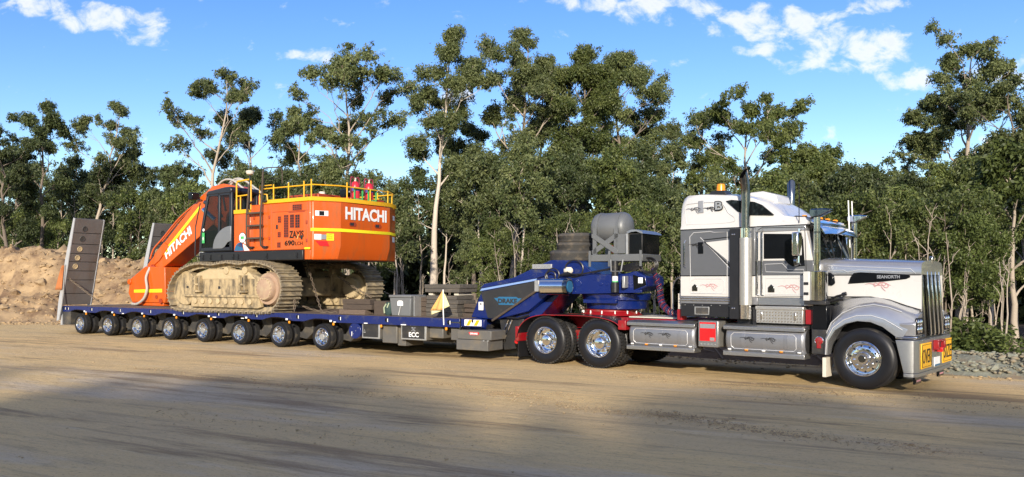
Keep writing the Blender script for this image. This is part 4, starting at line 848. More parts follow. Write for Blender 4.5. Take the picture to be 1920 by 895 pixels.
# air cleaners with intake pipes
for s in (-1, 1):
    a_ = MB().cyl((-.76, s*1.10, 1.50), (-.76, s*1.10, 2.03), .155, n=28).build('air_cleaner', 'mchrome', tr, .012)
    MB().box(-.98, -.87, min(s*1.12, s*1.24), max(s*1.12, s*1.24), 1.50, 2.02).build('louver_box', 'white', a_, .01)  # white louver box beside the air cleaner, no lamp
    for z in (1.60, 1.78): MB().box(-.965, -.885, min(s*1.236, s*1.248), max(s*1.236, s*1.248), z, z+.05).build('slot', 'black', a_)
    MB().box(-.97, -.60, min(s*.98, s*1.22), max(s*.98, s*1.22), 1.43, 1.497).build('cleaner_bracket', 'dgrey', a_, .01)
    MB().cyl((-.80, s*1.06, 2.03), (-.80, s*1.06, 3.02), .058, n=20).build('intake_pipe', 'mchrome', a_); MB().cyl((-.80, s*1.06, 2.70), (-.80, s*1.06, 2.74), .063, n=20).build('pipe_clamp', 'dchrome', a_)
    def cr(x, w, z0, z1): return [(x, s*1.06-w, z0+.02), (x, s*1.06-w, z1-.02), (x, s*1.06-w*.7, z1), (x, s*1.06+w*.7, z1), (x, s*1.06+w, z1-.02), (x, s*1.06+w, z0+.02), (x, s*1.06+w*.7, z0), (x, s*1.06-w*.7, z0)]
    MB().loft([cr(-.90, .08, 3.02, 3.12), (cr(-.87, .10, 2.98, 3.14)), cr(-.76, .10, 2.99, 3.14), cr(-.68, .10, 3.03, 3.14), cr(-.57, .09, 3.08, 3.125), cr(-.55, .08, 3.09, 3.115)]).build('intake_cap', 'chrome' if s > 0 else 'dchrome', a_)
# tool box, step box below the door
tb = MB().box(-1.87, -1.02, -1.12, -.6, 1.07, 1.37).build('tool_box', 'tread', tr, .01); MB().box(-1.885, -1.005, -1.135, -.6, 1.315, 1.385).build('tool_box_lid', 'tread', tb, .015)
for x in (-1.77, -1.16): MB().box(x-.02, x+.02, -1.135, -1.12, 1.13, 1.27).build('latch', 'chrome', tb, .006)
mb = MB()
for x in np.arange(-1.85, -1.04, .055):
    for z in np.arange(1.09, 1.30, .055): mb.sheet([(x, -1.1225, z), (x+.022, -1.1225, z+.006), (x+.03, -1.1225, z+.03), (x+.008, -1.1225, z+.024)])
mb.build('plate_lozenges', 'chrome', tb, smooth=0, kind='stuff')
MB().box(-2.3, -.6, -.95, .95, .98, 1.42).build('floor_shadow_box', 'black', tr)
MB().box(-1.0, -.86, -1.06, -.7, 1.07, 1.33).build('red_fire_box', 'red', tr, .01); MB().box(-1.94, -1.88, -1.1, -.7, 1.0, 1.36).build('bracket', 'black', tr)
sb = MB().box(-.86, -.60, -1.16, -.55, .55, .99).build('step_box', 'dgrey', tr, .012); MB().box(-.85, -.61, -1.14, -.55, .993, 1.42).build('step_upper', 'gloss', sb, .008)
MB().lathe((-.73, -1.166, .79), (0, -1, 0), [(0, .065), (.012, .062), (.02, .04), (.022, 0)], 16).prism([(-.765, .66), (-.695, .66), (-.70, .78), (-.76, .78)], -1.182, -1.165).build('emblem', 'red', sb)
MB().tube([(-.73+.07*math.cos(a), -1.17, .79+.07*math.sin(a)) for a in np.linspace(-.6, pi+.6, 16)], .009, 5).build('emblem_rim', 'chrome', sb)
MB().box(-.66, -.60, -1.2, -.9, .16, .50).build('front_mudflap', 'cream', tr)
# bonnet
def hl(x): return float(np.interp(x, [-.86, -.55, -.15, .11, .28, .45, .62, .78], [1.56, 1.565, 1.57, 1.57, 1.53, 1.46, 1.41, 1.36]))
xs_ = [-.86, -.6, -.3, 0, .3, .55, .72, .785]
def top(x): return np.interp(x, [-.86, .78], [2.275, 2.20])
bn = MB().loft([[(x, -.745, 1.96), (x, -.75, top(x)-.12), (x, -.72, top(x)-.06), (x, -.64, top(x)-.025), (x, -.35, top(x)), (x, 0, top(x)+.015), (x, .35, top(x)), (x, .64, top(x)-.025), (x, .72, top(x)-.06), (x, .75, top(x)-.12), (x, .745, 1.96)] for x in xs_]).build('bonnet', 'silver', tr, 0, 40)
for s in (-1, 1):
    MB().loft([[(x, s*.742, hl(x)-.02), (x, s*.747, 1.955), (x, s*.70, 1.955), (x, s*.70, hl(x)-.02)] for x in xs_]).build('bonnet_side', 'white', bn)
    MB().tube([(x, s*.75, hl(x)) for x in xs_], .011, 5).build('black_stripe', 'gloss', bn); MB().box(-.84, .78, min(s*.744, s*.7505), max(s*.744, s*.7505), 1.947, 1.963).build('black_stripe', 'gloss', bn)
bd = MB().prism([(-.37, 1.80), (-.33, 1.92), (-.28, 1.99), (-.18, 2.005), (.56, 1.965), (.61, 1.945), (.62, 1.915), (.56, 1.885), (.2, 1.84)], -.762, -.74).build('badge_panel', 'gloss', tr, .006)
text('SEANORTH', (.10, -.7625, 1.895), X1, Z1, .36, .058, 'lettergrey', bd, bold=.03, depth=.003)
for x, z in ((-.34, 1.82), (-.1, 1.83), (.1, 1.85), (-.25, 1.985), (-.02, 1.985), (.2, 1.972)): MB().ball((x, -.763, z), .009, 6).build('rivet', 'chrome', bd)
MB().tube([(x, -.752, z) for x, z in ((-.72, 2.03), (-.45, 2.045), (-.38, 2.01), (-.28, 2.03), (-.2, 2.045), (.62, 2.0), (.70, 1.98), (.62, 2.06), (-.72, 2.13))], .005, 4).build('pinstripe', 'pin', bn)
scroll((.12, -.752, 1.79), X1, Z1, .42, 'pinred', bn, .006)
MB().prism([(-.83, 1.79), (-.62, 1.77), (-.58, 1.81), (-.60, 1.95), (-.66, 2.0), (-.83, 2.0)], -.80, -.75).build('mirror_arm_cover', 'gloss', bn, .02)
MB().tube([(-.70, -.92, 1.45), (-.55, -.98, 1.50), (-.40, -1.02, 1.53)], .022, 6).tube([(-.70, -.92, 1.48), (-.5, -.95, 1.58), (-.36, -.98, 1.62)], .02, 6).tube([(-.42, -1.02, 1.53), (-.36, -1.03, 1.54)], .035, 8).tube([(-.40, -.98, 1.61), (-.33, -.98, 1.63)], .035, 8).build('air_horn_levers', 'black', tr)
# front guards
O_ = [(-.66, .55), (-.645, .86), (-.54, 1.12), (-.36, 1.30), (-.12, 1.42), (.16, 1.47), (.40, 1.43), (.60, 1.36), (.74, 1.29), (.80, 1.24)]
I_ = [(-.575, .56), (-.56, .80), (-.45, .99), (-.28, 1.11), (-.09, 1.165), (.12, 1.155), (.31, 1.08), (.45, .97), (.54, .90), (.60, .885)]
H_ = [(-.66, .60), (-.66, 1.10), (-.62, 1.42), (-.44, 1.54), (-.16, 1.57), (.10, 1.57), (.30, 1.525), (.47, 1.455), (.64, 1.405), (.76, 1.365)]
for s in (-1, 1):
    rings = []
    for o_, i_, h_ in zip(O_, I_, H_):
        m_ = lambda a, b_, k: (a[0]+(b_[0]-a[0])*k, a[1]+(b_[1]-a[1])*k)
        p1 = m_(h_, o_, .35); p2 = m_(h_, o_, .8); p3 = m_(o_, i_, .25); p4 = m_(o_, i_, .6)
        rings.append([(h_[0], s*.74, h_[1]), (p1[0], s*.84, p1[1]+.005), (p2[0], s*1.0, p2[1]+.012), (o_[0], s*1.12, o_[1]), (p3[0], s*1.185, p3[1]), (p4[0], s*1.21, p4[1]), (i_[0], s*1.215, i_[1]), (i_[0], s*1.19, i_[1]-.01), (i_[0], s*.80, i_[1]+.02)])
    gd = MB().loft(rings, closed=True).build('front_guard', 'silver', tr, 0, 50)
    MB().tube([(a[0]*.35+b_[0]*.65, s*1.216, a[1]*.35+b_[1]*.65) for a, b_ in zip(O_[:-1], I_[:-1])], .007, 4).tube([(a[0]*.92+b_[0]*.08, s*1.152, a[1]*.92+b_[1]*.08+.006) for a, b_ in zip(O_[:-2], I_[:-2])], .007, 4).build('pinstripe', 'pin', gd)
    # headlight nacelle
    def nr(x, k): return [(x, s*(.74), .93), (x, s*(1.20*k), .94), (x, s*(1.21*k), 1.14), (x, s*(1.12*k), 1.235), (x, s*(.90), 1.30), (x, s*.74, 1.33)]
    MB().loft([nr(.56, 1), nr(.72, 1), nr(.80, .985)]).build('headlight_housing', 'silver', gd, .01, 45)
    MB().box(.50, .82, min(s*.74, s*1.215), max(s*.74, s*1.215), .885, .93).build('chrome_trim', 'chrome', gd, .012)
    hb = MB().box(.79, .815, min(s*.80, s*1.16), max(s*.80, s*1.16), .96, 1.24).build('headlight', 'gloss', tr, .01)
    for z in (1.16, 1.04):
        for y in (.90, 1.07): MB().lathe((.815, s*y, z), (1, 0, 0), [(0, .058), (.012, .055), (.02, .04), (.024, 0)], 14).build('lamp_lens', 'chrome', hb)
    MB().box(-.02, .16, min(s*1.135, s*1.165), max(s*1.135, s*1.165), 1.325, 1.395).build('indicator_lamp', 'amber', gd, .012)
    if s < 0: scroll((-.12, -1.150, 1.345), X1, Z1, .16, 'pinblk', gd, .006); scroll((.27, -1.146, 1.35), X1, Z1, .18, 'pinblk', gd, .006)
# radiator grille
def gx(z): return .83-.075*(z-.9)/1.2
gr = MB().loft([[(gx(z)-.10, -.70, z), (gx(z), -.69, z), (gx(z), -.60, z), (gx(z)-.10, -.60, z)] for z in (.90, 2.12)]).build('grille_surround', 'dchrome', tr, .01); MB().loft([[(gx(z)-.10, .60, z), (gx(z), .60, z), (gx(z), .69, z), (gx(z)-.10, .70, z)] for z in (.90, 2.12)]).build('grille_side', 'dchrome', gr, .01)
MB().loft([[(.68, y, 2.125-abs(y)**4*.2), (.765, y, 2.125-abs(y)**4*.2), (.765, y, 2.155-abs(y)**4*.25), (.72, y, 2.205-abs(y)**4*.25)] for y in np.linspace(-.70, .70, 13)]).build('grille_crown', 'dchrome', gr)
MB().loft([[(gx(z)-.06, -.60, z), (gx(z)-.05, -.60, z), (gx(z)-.05, .60, z), (gx(z)-.06, .60, z)] for z in (.90, 2.12)]).build('grille_mesh', 'under', gr)
for k in range(27):
    y = -.585+k*.045; MB().loft([[(gx(z)-.045, y-.006, z), (gx(z)-.015, y-.006, z), (gx(z)-.015, y+.006, z), (gx(z)-.045, y+.006, z)] for z in (.91, 2.11)]).build('grille_slat', 'dchrome', gr, 0, 0)
for y in (-.34, -.06, .22, .48): MB().tube([(gx(.91)+.005, y, .91), (gx(.95)+.012, y, .95), (gx(2.0)+.012, y, 2.0), (gx(2.08), y, 2.09)], [.010, .02, .02, .005], 10).build('grille_bar', 'chrome', gr)
for k in range(7): MB().ball((gx(1.0+k*.15)-.05, -.702, 1.0+k*.15), .012, 6).build('rivet', 'chrome', gr)
MB().box(.74, .80, -.035, .035, 2.17, 2.28).build('bonnet_ornament', 'chrome', gr, .012)
# bumper
def br(z, x0, k=1.): return [(x0, -1.28, z), (.73, -1.28, z), (.785, -1.262, z), (.82, -1.21, z), (.836, -1.12, z), (.85, 0, z), (.836, 1.12, z), (.82, 1.21, z), (.785, 1.262, z), (.73, 1.28, z), (x0, 1.28, z), (x0, 1.22, z), (.72, 1.10, z), (.72, -1.10, z), (x0, -1.22, z)]
bm_ = MB().loft([br(.33, .64), br(.60, .58), br(.87, .52)]).build('bumper', 'alu', tr, .008); MB().loft([br(.262, .64), br(.326, .64)]).build('bumper_lip', 'alu', bm_, .006)
MB().box(.2, .74, -.55, .55, .55, .9).build('bumper_mount', 'black', bm_)
for y0, body in ((-1.04, 'OVER'), (.46, 'SIZE')):
    sg = MB().box(.838, .858, y0, y0+.66, .385, .81).build('oversize_sign', 'yellow', tr, .006); e = .02
    MB().tube([(.860, y0+e, .385+.03), (.860, y0+.66-e, .415), (.860, y0+.66-e, .78), (.860, y0+e, .78)], .005, 4, closed=True).build('sign_border', 'gloss', sg); text(body, (.8585, y0+.05, .47), Y1, Z1, .56, .24, 'gloss', sg, bold=0.)
th = MB().box(.85, .93, -.24, .30, .80, .83).box(.85, .93, -.24, .30, .665, .69).box(.85, .935, -.24, -.16, .685, .805).box(.85, .935, .22, .30, .685, .805).build('tow_socket', 'red', tr, .008); MB().box(.85, .87, -.17, .23, .68, .81).build('socket_throat', 'inner_dark', th); MB().box(.86, .95, -.05, .05, .62, .70).build('tow_pin', 'redlens', th, .006)
pl = MB().box(.85, .863, -.20, .20, .37, .53).build('number_plate', 'letter', tr, .004); MB().box(.8635, .865, -.19, .19, .375, .405).build('plate_band', 'cyan', pl)
for y in (-.98, .62): f = MB().box(.76, .79, y-.20, y+.20, .14, .262).build('front_flap', 'gloss', tr); MB().box(.791, .796, y-.17, y+.17, .16, .225).build('flap_panel', 'gloss', f); MB().box(.7965, .798, y-.13, y+.13, .178, .205).build('flap_strip', 'pinred', f)
# blue number plate strip, air lines at the back of the cab
MB().box(-3.52, -3.43, -.95, -.78, 1.28, 1.60).build('white_canister', 'cream', tr, .01); MB().box(-3.53, -3.42, -.97, -.76, 1.06, 1.275).build('red_canister', 'red', tr, .01)
# ------------------------------------------------------------------ low loader trailer (own frame: x forward, y away from the camera, origin below the front axle)
RROT = -R(36.40); RO = (-2.1515, 23.588, 0)
lo = thing('low_loader_trailer', 'long blue eight axle low loader trailer carrying the orange digger', 'trailer', RO, RROT)
RM = Matrix.Translation(RO) @ Matrix.Rotation(RROT, 4, 'Z')
def rw(x, y, z): return RM @ Vector((x, y, z))
YN, YF = -1.28, 2.88
AX = [-1.64*k for k in range(8)]
tw = wheel(lo, 0, -1.2, .35, .352, .236, .235, 'trailer')
for k, x in enumerate(AX):
    for y, far in ((-1.2, False), (-.90, False), (2.8, True), (2.5, True)):
        if (x, y) != (0, -1.2): place_wheel(tw, x, y, .35, R(random.Random(k).uniform(-1.5, 1.5)), far, k*1.3+y)
for x in AX:
    MB().cyl((x, -1.0, .35), (x, 2.6, .35), .07).build('axle', 'under', lo)
    # swing arm in front of every wheel
    MB().prism([(x+.34, .78), (x+.86, .78), (x+.84, .40), (x+.60, .22), (x+.30, .26), (x+.15, .40), (x+.42, .42), (x+.52, .55)], -.72, -.34).build('suspension_arm', 'under', lo, .015)
    MB().box(x-.55, x+.75, .2, 1.4, .42, .80).build('axle_beam', 'under', lo)
# deck: platform plus side rails with wheel arches cut in
MB().box(-12.42, 4.5, YN+.12, YF-.12, .80, .925).build('deck', 'timber', lo)
nb = 15
for k in range(nb):
    y0 = YN+.13+k*(YF-YN-.26)/nb; MB().box(-12.40, 4.45, y0+.006, y0+(YF-YN-.26)/nb-.006, .926, .95+.003*(k % 3)).build('deck_board', 'timber2', lo)
def rail(y0, y1):
    top_ = [(-12.46, .955), (4.5, .955)]; bot = [(4.5, .75)]
    for x in AX:
        bot += [(x+.62, .75), (x+.45, .79), (x+.28, .825), (x+.05, .84), (x-.2, .835), (x-.4, .80), (x-.58, .75)]
    bot += [(-12.46, .75)]
    return MB().prism(top_+bot, y0, y1).build('side_rail', 'blue', lo, .006)
r1 = rail(YN, YN+.1); rail(YF-.1, YF)
for k in range(-12, 5):
    x = k+.05 if k > 0 else None
hx = [a-.82 for a in AX]+[.72, 2.3, 4.2]+[-12.1]
for x in hx:
    MB().cyl((x, YN-.004, .865), (x, YN+.02, .865), .058, n=18).build('tie_down_hole', 'gloss', lo); MB().box(x+.02, x+.042, YN-.010, YN-.001, .82, .905).build('hole_pin', 'letter', lo)
for x in AX+[1.62, 3.62]:
    if x <= 0: MB().box(x+.36, x+.44, YN-.012, YN, .765, .815).build('reflector', 'letter', lo, .003)
    MB().prism([(x+.47, .675), (x+.525, .675), (x+.525, .745), (x+.47, .745)], YN-.02, YN+.02).build('marker_lamp', 'amber', lo, .01)
for x, w in ((-11.05, .1), (-8.9, .1), (-4.35, .16), (-3.1, .12), (-.3+.8, .08), (1.55, .12), (2.75, .16)): MB().box(x, x+w, YN-.006, YN, .755, .778).build('reflector', 'letter', lo)
# rear bolster and loading ramps
MB().box(-12.52, -12.0, YN+.02, YF-.02, .30, .78).build('rear_beam', 'under', lo, .01); MB().box(-12.56, -12.48, YN-.02, YF+.02, .28, .95).build('rear_plate', 'rampside', lo, .008)
def ramp(y0, y1, nm):
    A = Vector((-12.36, 0, .98)); B = Vector((-11.52, 0, 4.0)); d = (B-A).normalized(); n_ = Vector((d.z, 0, -d.x)); L = (B-A).length
    P = lambda u, v: tuple(A+d*u+n_*v)
    def q(u0, u1, v0, v1, ya, yb): mb = MB(); mb._add([(P(u, v)[0], y, P(u, v)[2]) for v in (v0, v1) for y in (ya, yb) for u in (u0, u1)], [(0, 2, 3, 1), (4, 5, 7, 6), (0, 1, 5, 4), (2, 6, 7, 3), (0, 4, 6, 2), (1, 3, 7, 5)]); return mb
    fr = MB()
    for ya, yb in ((y0, y0+.04), (y1-.06, y1-.03)):
        pr = [P(-.55, .0), P(0, .03), P(L, .03), P(L, -.06), P(L*.55, -.17), P(0, -.19), P(-.62, -.12)]; fr.prism([(p[0], p[2]) for p in pr], ya, yb)
    fr = fr.build('loading_ramp', 'rampside', lo, .006)
    cuts = [0, .42, .92, 1.25, 1.58, 1.88, 2.22, 2.62, L]; q(0, L, -.06, -.03, y0+.05, y1-.05).build('ramp_backing', 'under', fr)
    for k in range(8): q(cuts[k]+.012, cuts[k+1]-.012, -.03, .018+.004*(k % 2), y0+.042, y1).build('ramp_plate', 'ramp', fr, .004)
    for k, u in enumerate((1.42, 1.73, 2.05, 2.42, 2.78)):
        yy = y0+.30+.035*k; mb = MB(); c = Vector(P(u, .02)); c.y = yy
        ring = [tuple(c+d*(.085*math.cos(a))+Vector((0, 1, 0))*(.085*math.sin(a))+n_*.008) for a in np.linspace(0, 2*pi, 19)[:-1]]
        mb.tube(ring, .014, 5, closed=True).sheet([tuple(Vector(v)-n_*.001) for v in ring]).build('wheel_hole', 'dirt' if k < 3 else 'under', fr)
    return fr
ramp(-1.40, -.22, 'near'); ramp(1.80, 2.98, 'far')
# boxes slung under the front of the deck
tk = MB().cyl((1.22, -1.26, .56), (1.22, -.7, .56), .205, n=32).build('round_reservoir', 'blue', lo, .01)
for x, z in ((1.10, .66), (1.33, .64), (1.25, .56), (1.17, .48)): MB().ball((x, -1.262, z), .014, 6).build('bolt', 'steel', tk)
MB().tube([(1.12, -1.265, .42), (1.13, -1.27, .54)], .01, 5).build('valve_handle', 'letter', tk)
def sidebox(x0, x1, z0, z1, nm='under_deck_box'):
    b = MB().box(x0, x1, -1.20, -.35, z0, z1).build(nm, 'boxgrey', lo, .01); e = .035
    MB().prism([(x0, z0), (x1, z0), (x1, z1), (x0, z1)], -1.222, -1.202).build('box_frame', 'steel', b, .004); MB().box(x0+e, x1-e*1.4, -1.228, -1.222, z0+e, z1-.01).build('box_door', 'dgrey', b); return b
b1 = sidebox(1.44, 2.02, .38, .752)
text('A', (1.50, -1.229, .56), X1, Z1, .05, .05, 'steel', b1); MB().box(1.49, 1.56, -1.230, -1.228, .52, .545).build('sticker', 'steel', b1)
b2 = sidebox(2.71, 3.48, .40, .752); text('ECC', (2.96, -1.229, .47), X1, Z1, .30, .12, 'letter', b2, bold=.025)
mb = MB()
for i in range(4):
    for j in range(3):
        if (i, j) in ((0, 2), (1, 1), (2, 1), (3, 2), (0, 0), (3, 0), (1, 2), (2, 0)): mb.box(3.04+i*.03, 3.066+i*.03, -1.230, -1.227, .61+j*.036, .64+j*.036)
mb.build('box_logo', 'lettergrey', b2)
MB().box(2.02, 2.5, -1.12, -.3, .28, .75).build('grey_housing', 'boxgrey', lo, .02); MB().box(2.46, 2.72, -1.05, -.3, .22, .75).build('grey_housing', 'boxgrey', lo, .02); MB().box(3.48, 3.9, -1.1, -.3, .46, .75).build('grey_housing', 'boxgrey', lo, .02)
MB().box(-.2, 4.6, -.3, 2.0, .30, .79).build('main_beam', 'under', lo, .01)
for s in (-1, 1):                                      # the pair of low boxes and striped boards beside the neck
    f = (lambda y: y) if s < 0 else (lambda y: 1.6-y)
    Y = lambda a, b_: (min(f(a), f(b_)), max(f(a), f(b_)))
    x_ = MB().box(4.42, 5.36, *Y(-1.26, -.62), .485, .70).build('side_box', 'boxgrey', lo, .012); MB().box(4.40, 5.28, *Y(-1.27, -.62), .235, .478).build('lower_box', 'boxgrey', x_, .012); MB().box(4.16, 4.42, *Y(-1.15, -.62), .44, .72).build('grey_box_end', 'boxgrey', x_, .012)
    if s < 0:
        for x in (5.17, 5.29): MB().cyl((x, -1.29, .47), (x, -1.26, .47), .018, n=8).build('latch', 'steel', x_)
        lb = MB().prism([(4.74, .645), (4.78, .66), (5.0, .66), (5.04, .645), (5.01, .60), (4.98, .59), (4.80, .59), (4.77, .60)], -1.264, -1.26).build('maker_plate', 'redlens', x_); text('DRAKE', (4.785, -1.265, .603), X1, Z1, .21, .042, 'letter', x_, bold=.04)
    br_ = MB().box(4.5, 5.16, *Y(-1.245, -1.12), .775, .955).build('bracket_arm', 'blue', lo, .01)
    MB().box(4.62, 5.09, *Y(-1.256, -1.246), .80, .945).build('striped_board', 'letter', br_)
    if True:
        for k in range(2):
            x = 4.67+k*.21; MB().prism([(x, .808), (x+.09, .808), (x+.17, .937), (x+.08, .937)], *Y(-1.260, -1.2565)).build('yellow_stripe', 'yellow', br_)
    MB().box(4.84, 4.87, *Y(-1.275, -1.256), .88, .945).build('board_hook', 'gloss', br_)
mb = MB().cyl((4.14, -1.24, .87), (4.50, -1.24, .87), .045, n=12).box(4.10, 4.2, -1.26, -1.2, .80, .94).cyl((4.50, -1.25, .70), (4.50, -1.25, .98), .022, n=8); mb.build('hinge_ram', 'dchrome', lo)
MB().box(4.35, 4.6, -1.0, 1.9, .55, .95).build('front_beam', 'blue', lo, .012)
# gooseneck
NY0, NY1 = -.52, 1.0
prof = [(4.30, .96), (4.62, 1.62), (4.66, 1.72), (5.36, 1.87), (6.45, 2.31), (6.55, 2.32), (7.2, 2.30), (7.6, 1.98), (7.2, 1.62), (6.46, 1.56), (5.9, 1.14), (5.0, .92), (4.6, .94)]
nk = MB().prism(prof, NY0+.02, NY1-.02).build('gooseneck', 'blue', lo, .02)
MB().prism([(4.60, 1.58), (6.10, 1.84), (6.22, 1.68), (5.02, .94), (4.80, .96)], NY0-.012, NY0+.03).build('neck_side_panel', 'dgrey', nk, .006)
MB().prism([(4.58, 1.60), (4.63, 1.66), (6.14, 1.905), (6.11, 1.85)], NY0-.02, NY0+.03).build('light_stripe', 'lblue', nk, .004)
MB().prism([(4.61, 1.665), (4.72, 1.77), (5.5, 1.91), (6.2, 2.04), (6.5, 2.0), (6.16, 1.91)], NY0-.05, NY0+.04).build('top_flange', 'blue', nk, .008)
MB().tube([(4.94, NY0-.03, .90), (6.24, NY0-.03, 1.68)], .028, 6).build('edge_tube', 'timber', nk)
lg = MB().prism([(5.02, 1.40), (5.12, 1.47), (5.60, 1.47), (5.70, 1.40), (5.64, 1.36), (5.60, 1.28), (5.12, 1.28), (5.08, 1.36)], NY0-.018, NY0-.0125).build('maker_badge', 'cyan', nk); text('DRAKE', (5.10, NY0-.019, 1.315), X1, Z1, .52, .115, 'dgrey', nk, bold=.05)
MB().prism([(4.98, 1.44), (5.74, 1.44), (5.68, 1.39), (5.04, 1.39)], NY0-.0165, NY0-.0125).build('badge_wing', 'cyan', nk)
MB().box(4.55, 4.68, NY0-.03, NY0, 1.14, 1.34).build('white_control_box', 'letter', nk, .006); MB().box(4.60, 4.64, NY0-.034, NY0-.03, 1.27, 1.31).build('control_button', 'gloss', nk)
pp = MB().box(6.02, 6.52, NY0-.02, NY0+.04, 2.12, 2.23).build('name_plate', 'steel', nk, .006); text('DRAKE', (6.08, NY0-.021, 2.145), X1, Z1, .38, .06, 'lettergrey', nk, bold=.02, depth=.002)
MB().box(6.10, 6.22, NY0-.06, NY0+.02, 1.60, 1.86).build('end_plate', 'steel', nk, .008)
for k in range(4): MB().box(6.24, 6.38, NY0-.10, NY0+.03, 1.63+k*.058, 1.655+k*.058).build('cooling_fin', 'steel', nk)
cy = MB().cyl((6.42, -.78, 1.72), (7.06, -.78, 1.72), .185, n=28).build('suspension_cylinder', 'chrome', lo, .01)
MB().lathe((7.06, -.78, 1.72), (1, 0, 0), [(-.06, .187), (.0, .195), (.04, .19), (.045, .16), (.03, .15), (.03, .0)], 28).build('cylinder_cap', 'dchrome', cy); MB().cyl((7.08, -.78, 1.72), (7.115, -.78, 1.72), .13, n=24).build('cylinder_face', 'cyan', cy)
MB().box(6.5, 6.9, -.66, -.4, 1.55, 1.7).build('cylinder_mount', 'blue', lo, .01)
# lower rams and leg below the neck
MB().prism([(5.05, .92), (5.72, .96), (5.50, .25), (5.18, .20)], -.40, .9).build('support_leg', 'dgrey', lo, .015)
for x0, x1 in ((4.98, 5.18), (5.08, 5.40)): MB().tube([(x0+.1, -.44, .38), (x0+.35, -.44, .93)], .022, 8).build('leg_ram', 'chrome', lo)
MB().prism([(5.0, .94), (5.9, 1.16), (6.5, 1.56), (6.62, 1.56), (6.15, 1.08), (5.85, .88), (5.4, .70)], -.30, .8).build('lower_arm', 'blue', lo, .012)
MB().tube([(5.3, -.46, .98), (5.6, -.47, .97), (5.9, -.46, 1.05)], .025, 6).build('hydraulic_hose', 'black', lo)
# slewing head over the turntable
hd = MB().prism([(6.92, 1.56), (6.92, 1.90), (7.05, 1.98), (8.3, 2.0), (8.55, 2.06), (8.78, 1.94), (8.80, 1.74), (8.55, 1.62), (8.0, 1.56)], -.58, .42).build('slewing_head', 'blue', lo, .02)
for x, r_ in ((7.22, .07), (7.75, .045), (8.36, .05), (8.45, .04), (7.9, .035)): MB().cyl((x, -.592, 1.78), (x, -.578, 1.78), r_, n=16).build('pin_boss', 'blue', hd, .004)
MB().prism([(6.90, 1.55), (8.7, 1.60), (8.7, 1.66), (6.90, 1.62)], -.62, -.56).build('head_flange', 'blue', hd, .006)
MB().prism([(8.52, 1.66), (8.79, 1.76), (8.76, 1.90), (8.50, 1.98)], -.60, -.57).build('dark_opening', 'gloss', hd); MB().box(8.62, 8.72, -.606, -.60, 1.80, 1.92).build('white_sign', 'letter', hd)
MB().cyl((7.75, .24, 1.42), (7.75, .24, 1.57), .74, .78, n=40).build('slewing_ring', 'blue', hd, .01); MB().cyl((7.75, .24, 1.225), (7.75, .24, 1.42), .66, .68, n=40).build('slewing_ring', 'blue', hd, .01); MB().box(7.32, 8.1, -.56, -.45, 1.36, 1.44).build('ring_plate', 'blue', hd, .006)
vv = MB().cyl((8.12, -.66, 1.60), (8.12, -.66, 1.82), .085, n=16).cyl((8.12, -.66, 1.95), (8.12, -.66, 2.28), .07, n=16).build('hydraulic_motor', 'black', lo, .006); MB().cyl((8.12, -.66, 1.84), (8.12, -.66, 1.95), .062, n=16).build('motor_collar', 'letter', vv); MB().cyl((8.12, -.66, 1.82), (8.12, -.66, 1.845), .066, n=16).build('green_ring', 'green', vv)
MB().prism([(8.34, -.80+.0), (8.4, -.8), (8.4, -.6), (8.34, -.6)], 1.7, 1.95, 'z').build('grey_valve', 'steel', lo, .01)
MB().ball((6.95, -.55, 2.08), .10, 10, (1.2, .8, .9)).build('white_motor', 'cream', lo)
# hoses along the neck
def loop(c, r_, m='black', nm='hydraulic_hose', t=.016): return MB().tube([(c[0]+r_*math.cos(a), c[1], c[2]+r_*.85*math.sin(a)) for a in np.linspace(0, 2*pi, 22)[:-1]], t, 6, closed=True).build(nm, m, lo)
loop((6.62, -.66, 1.99), .16); loop((6.58, -.70, 1.96), .13); loop((7.12, -.60, 2.12), .22)
random.seed(3)
for k in range(7): MB().tube(catmull([(6.75+.03*k, -.60, 1.97+.015*k), (7.2, -.64-.01*k, 1.98+.02*random.random()), (7.7, -.62, 2.03+.04*random.random()), (8.1, -.55, 2.10+.06*random.random()), (8.4+.03*k, -.6, 2.05+.03*k), (8.68, -.5, 2.15)], 4), .014, 5).build('hydraulic_hose', 'black', lo)
for k in range(3): loop((8.74+.02*k, -.35-.03*k, 2.18), .16+.02*k, t=.013)
# equipment tray, air tank, power pack
ty = MB().box(7.47, 8.72, -.62, .42, 2.27, 2.42).build('equipment_tray', 'tanksteel', lo, .012)
for x in (7.49, 7.95, 8.66): MB().box(x, x+.05, -.64, -.62, 2.16, 2.50).build('tray_post', 'tanksteel', ty)
MB().tube([(8.02, -.66, 2.30), (8.06, -.72, 2.05), (8.28, -.72, 2.05), (8.30, -.66, 2.30)], .02, 6).build('tray_handle', 'tanksteel', ty)
TC = (7.82, -.12, 3.02); RT = .335
tkn = MB().lathe((7.32, TC[1], TC[2]), (1, 0, 0), [(.04, 0), (.05, .12), (.09, .25), (.14, .31), (.20, RT), (.80, RT), (.86, .31), (.91, .25), (.95, .12), (.96, 0)], 40).build('air_tank', 'tanksteel', lo)
for x in (7.56, 8.04): MB().lathe((x, TC[1], TC[2]), (1, 0, 0), [(0, RT), (0, RT+.014), (.05, RT+.014), (.05, RT)], 40).build('tank_band', 'tanksteel', tkn)
cr_ = MB()
for x in (7.52, 8.02):
    for y in (-.47, .18): MB().box(x, x+.09, y-.03, y+.03, 2.42, 3.0).build('cradle_post', 'tanksteel', tkn)
    for y in (): cr_.box(x, x+.09, y-.03, y+.03, 2.42, 3.0)
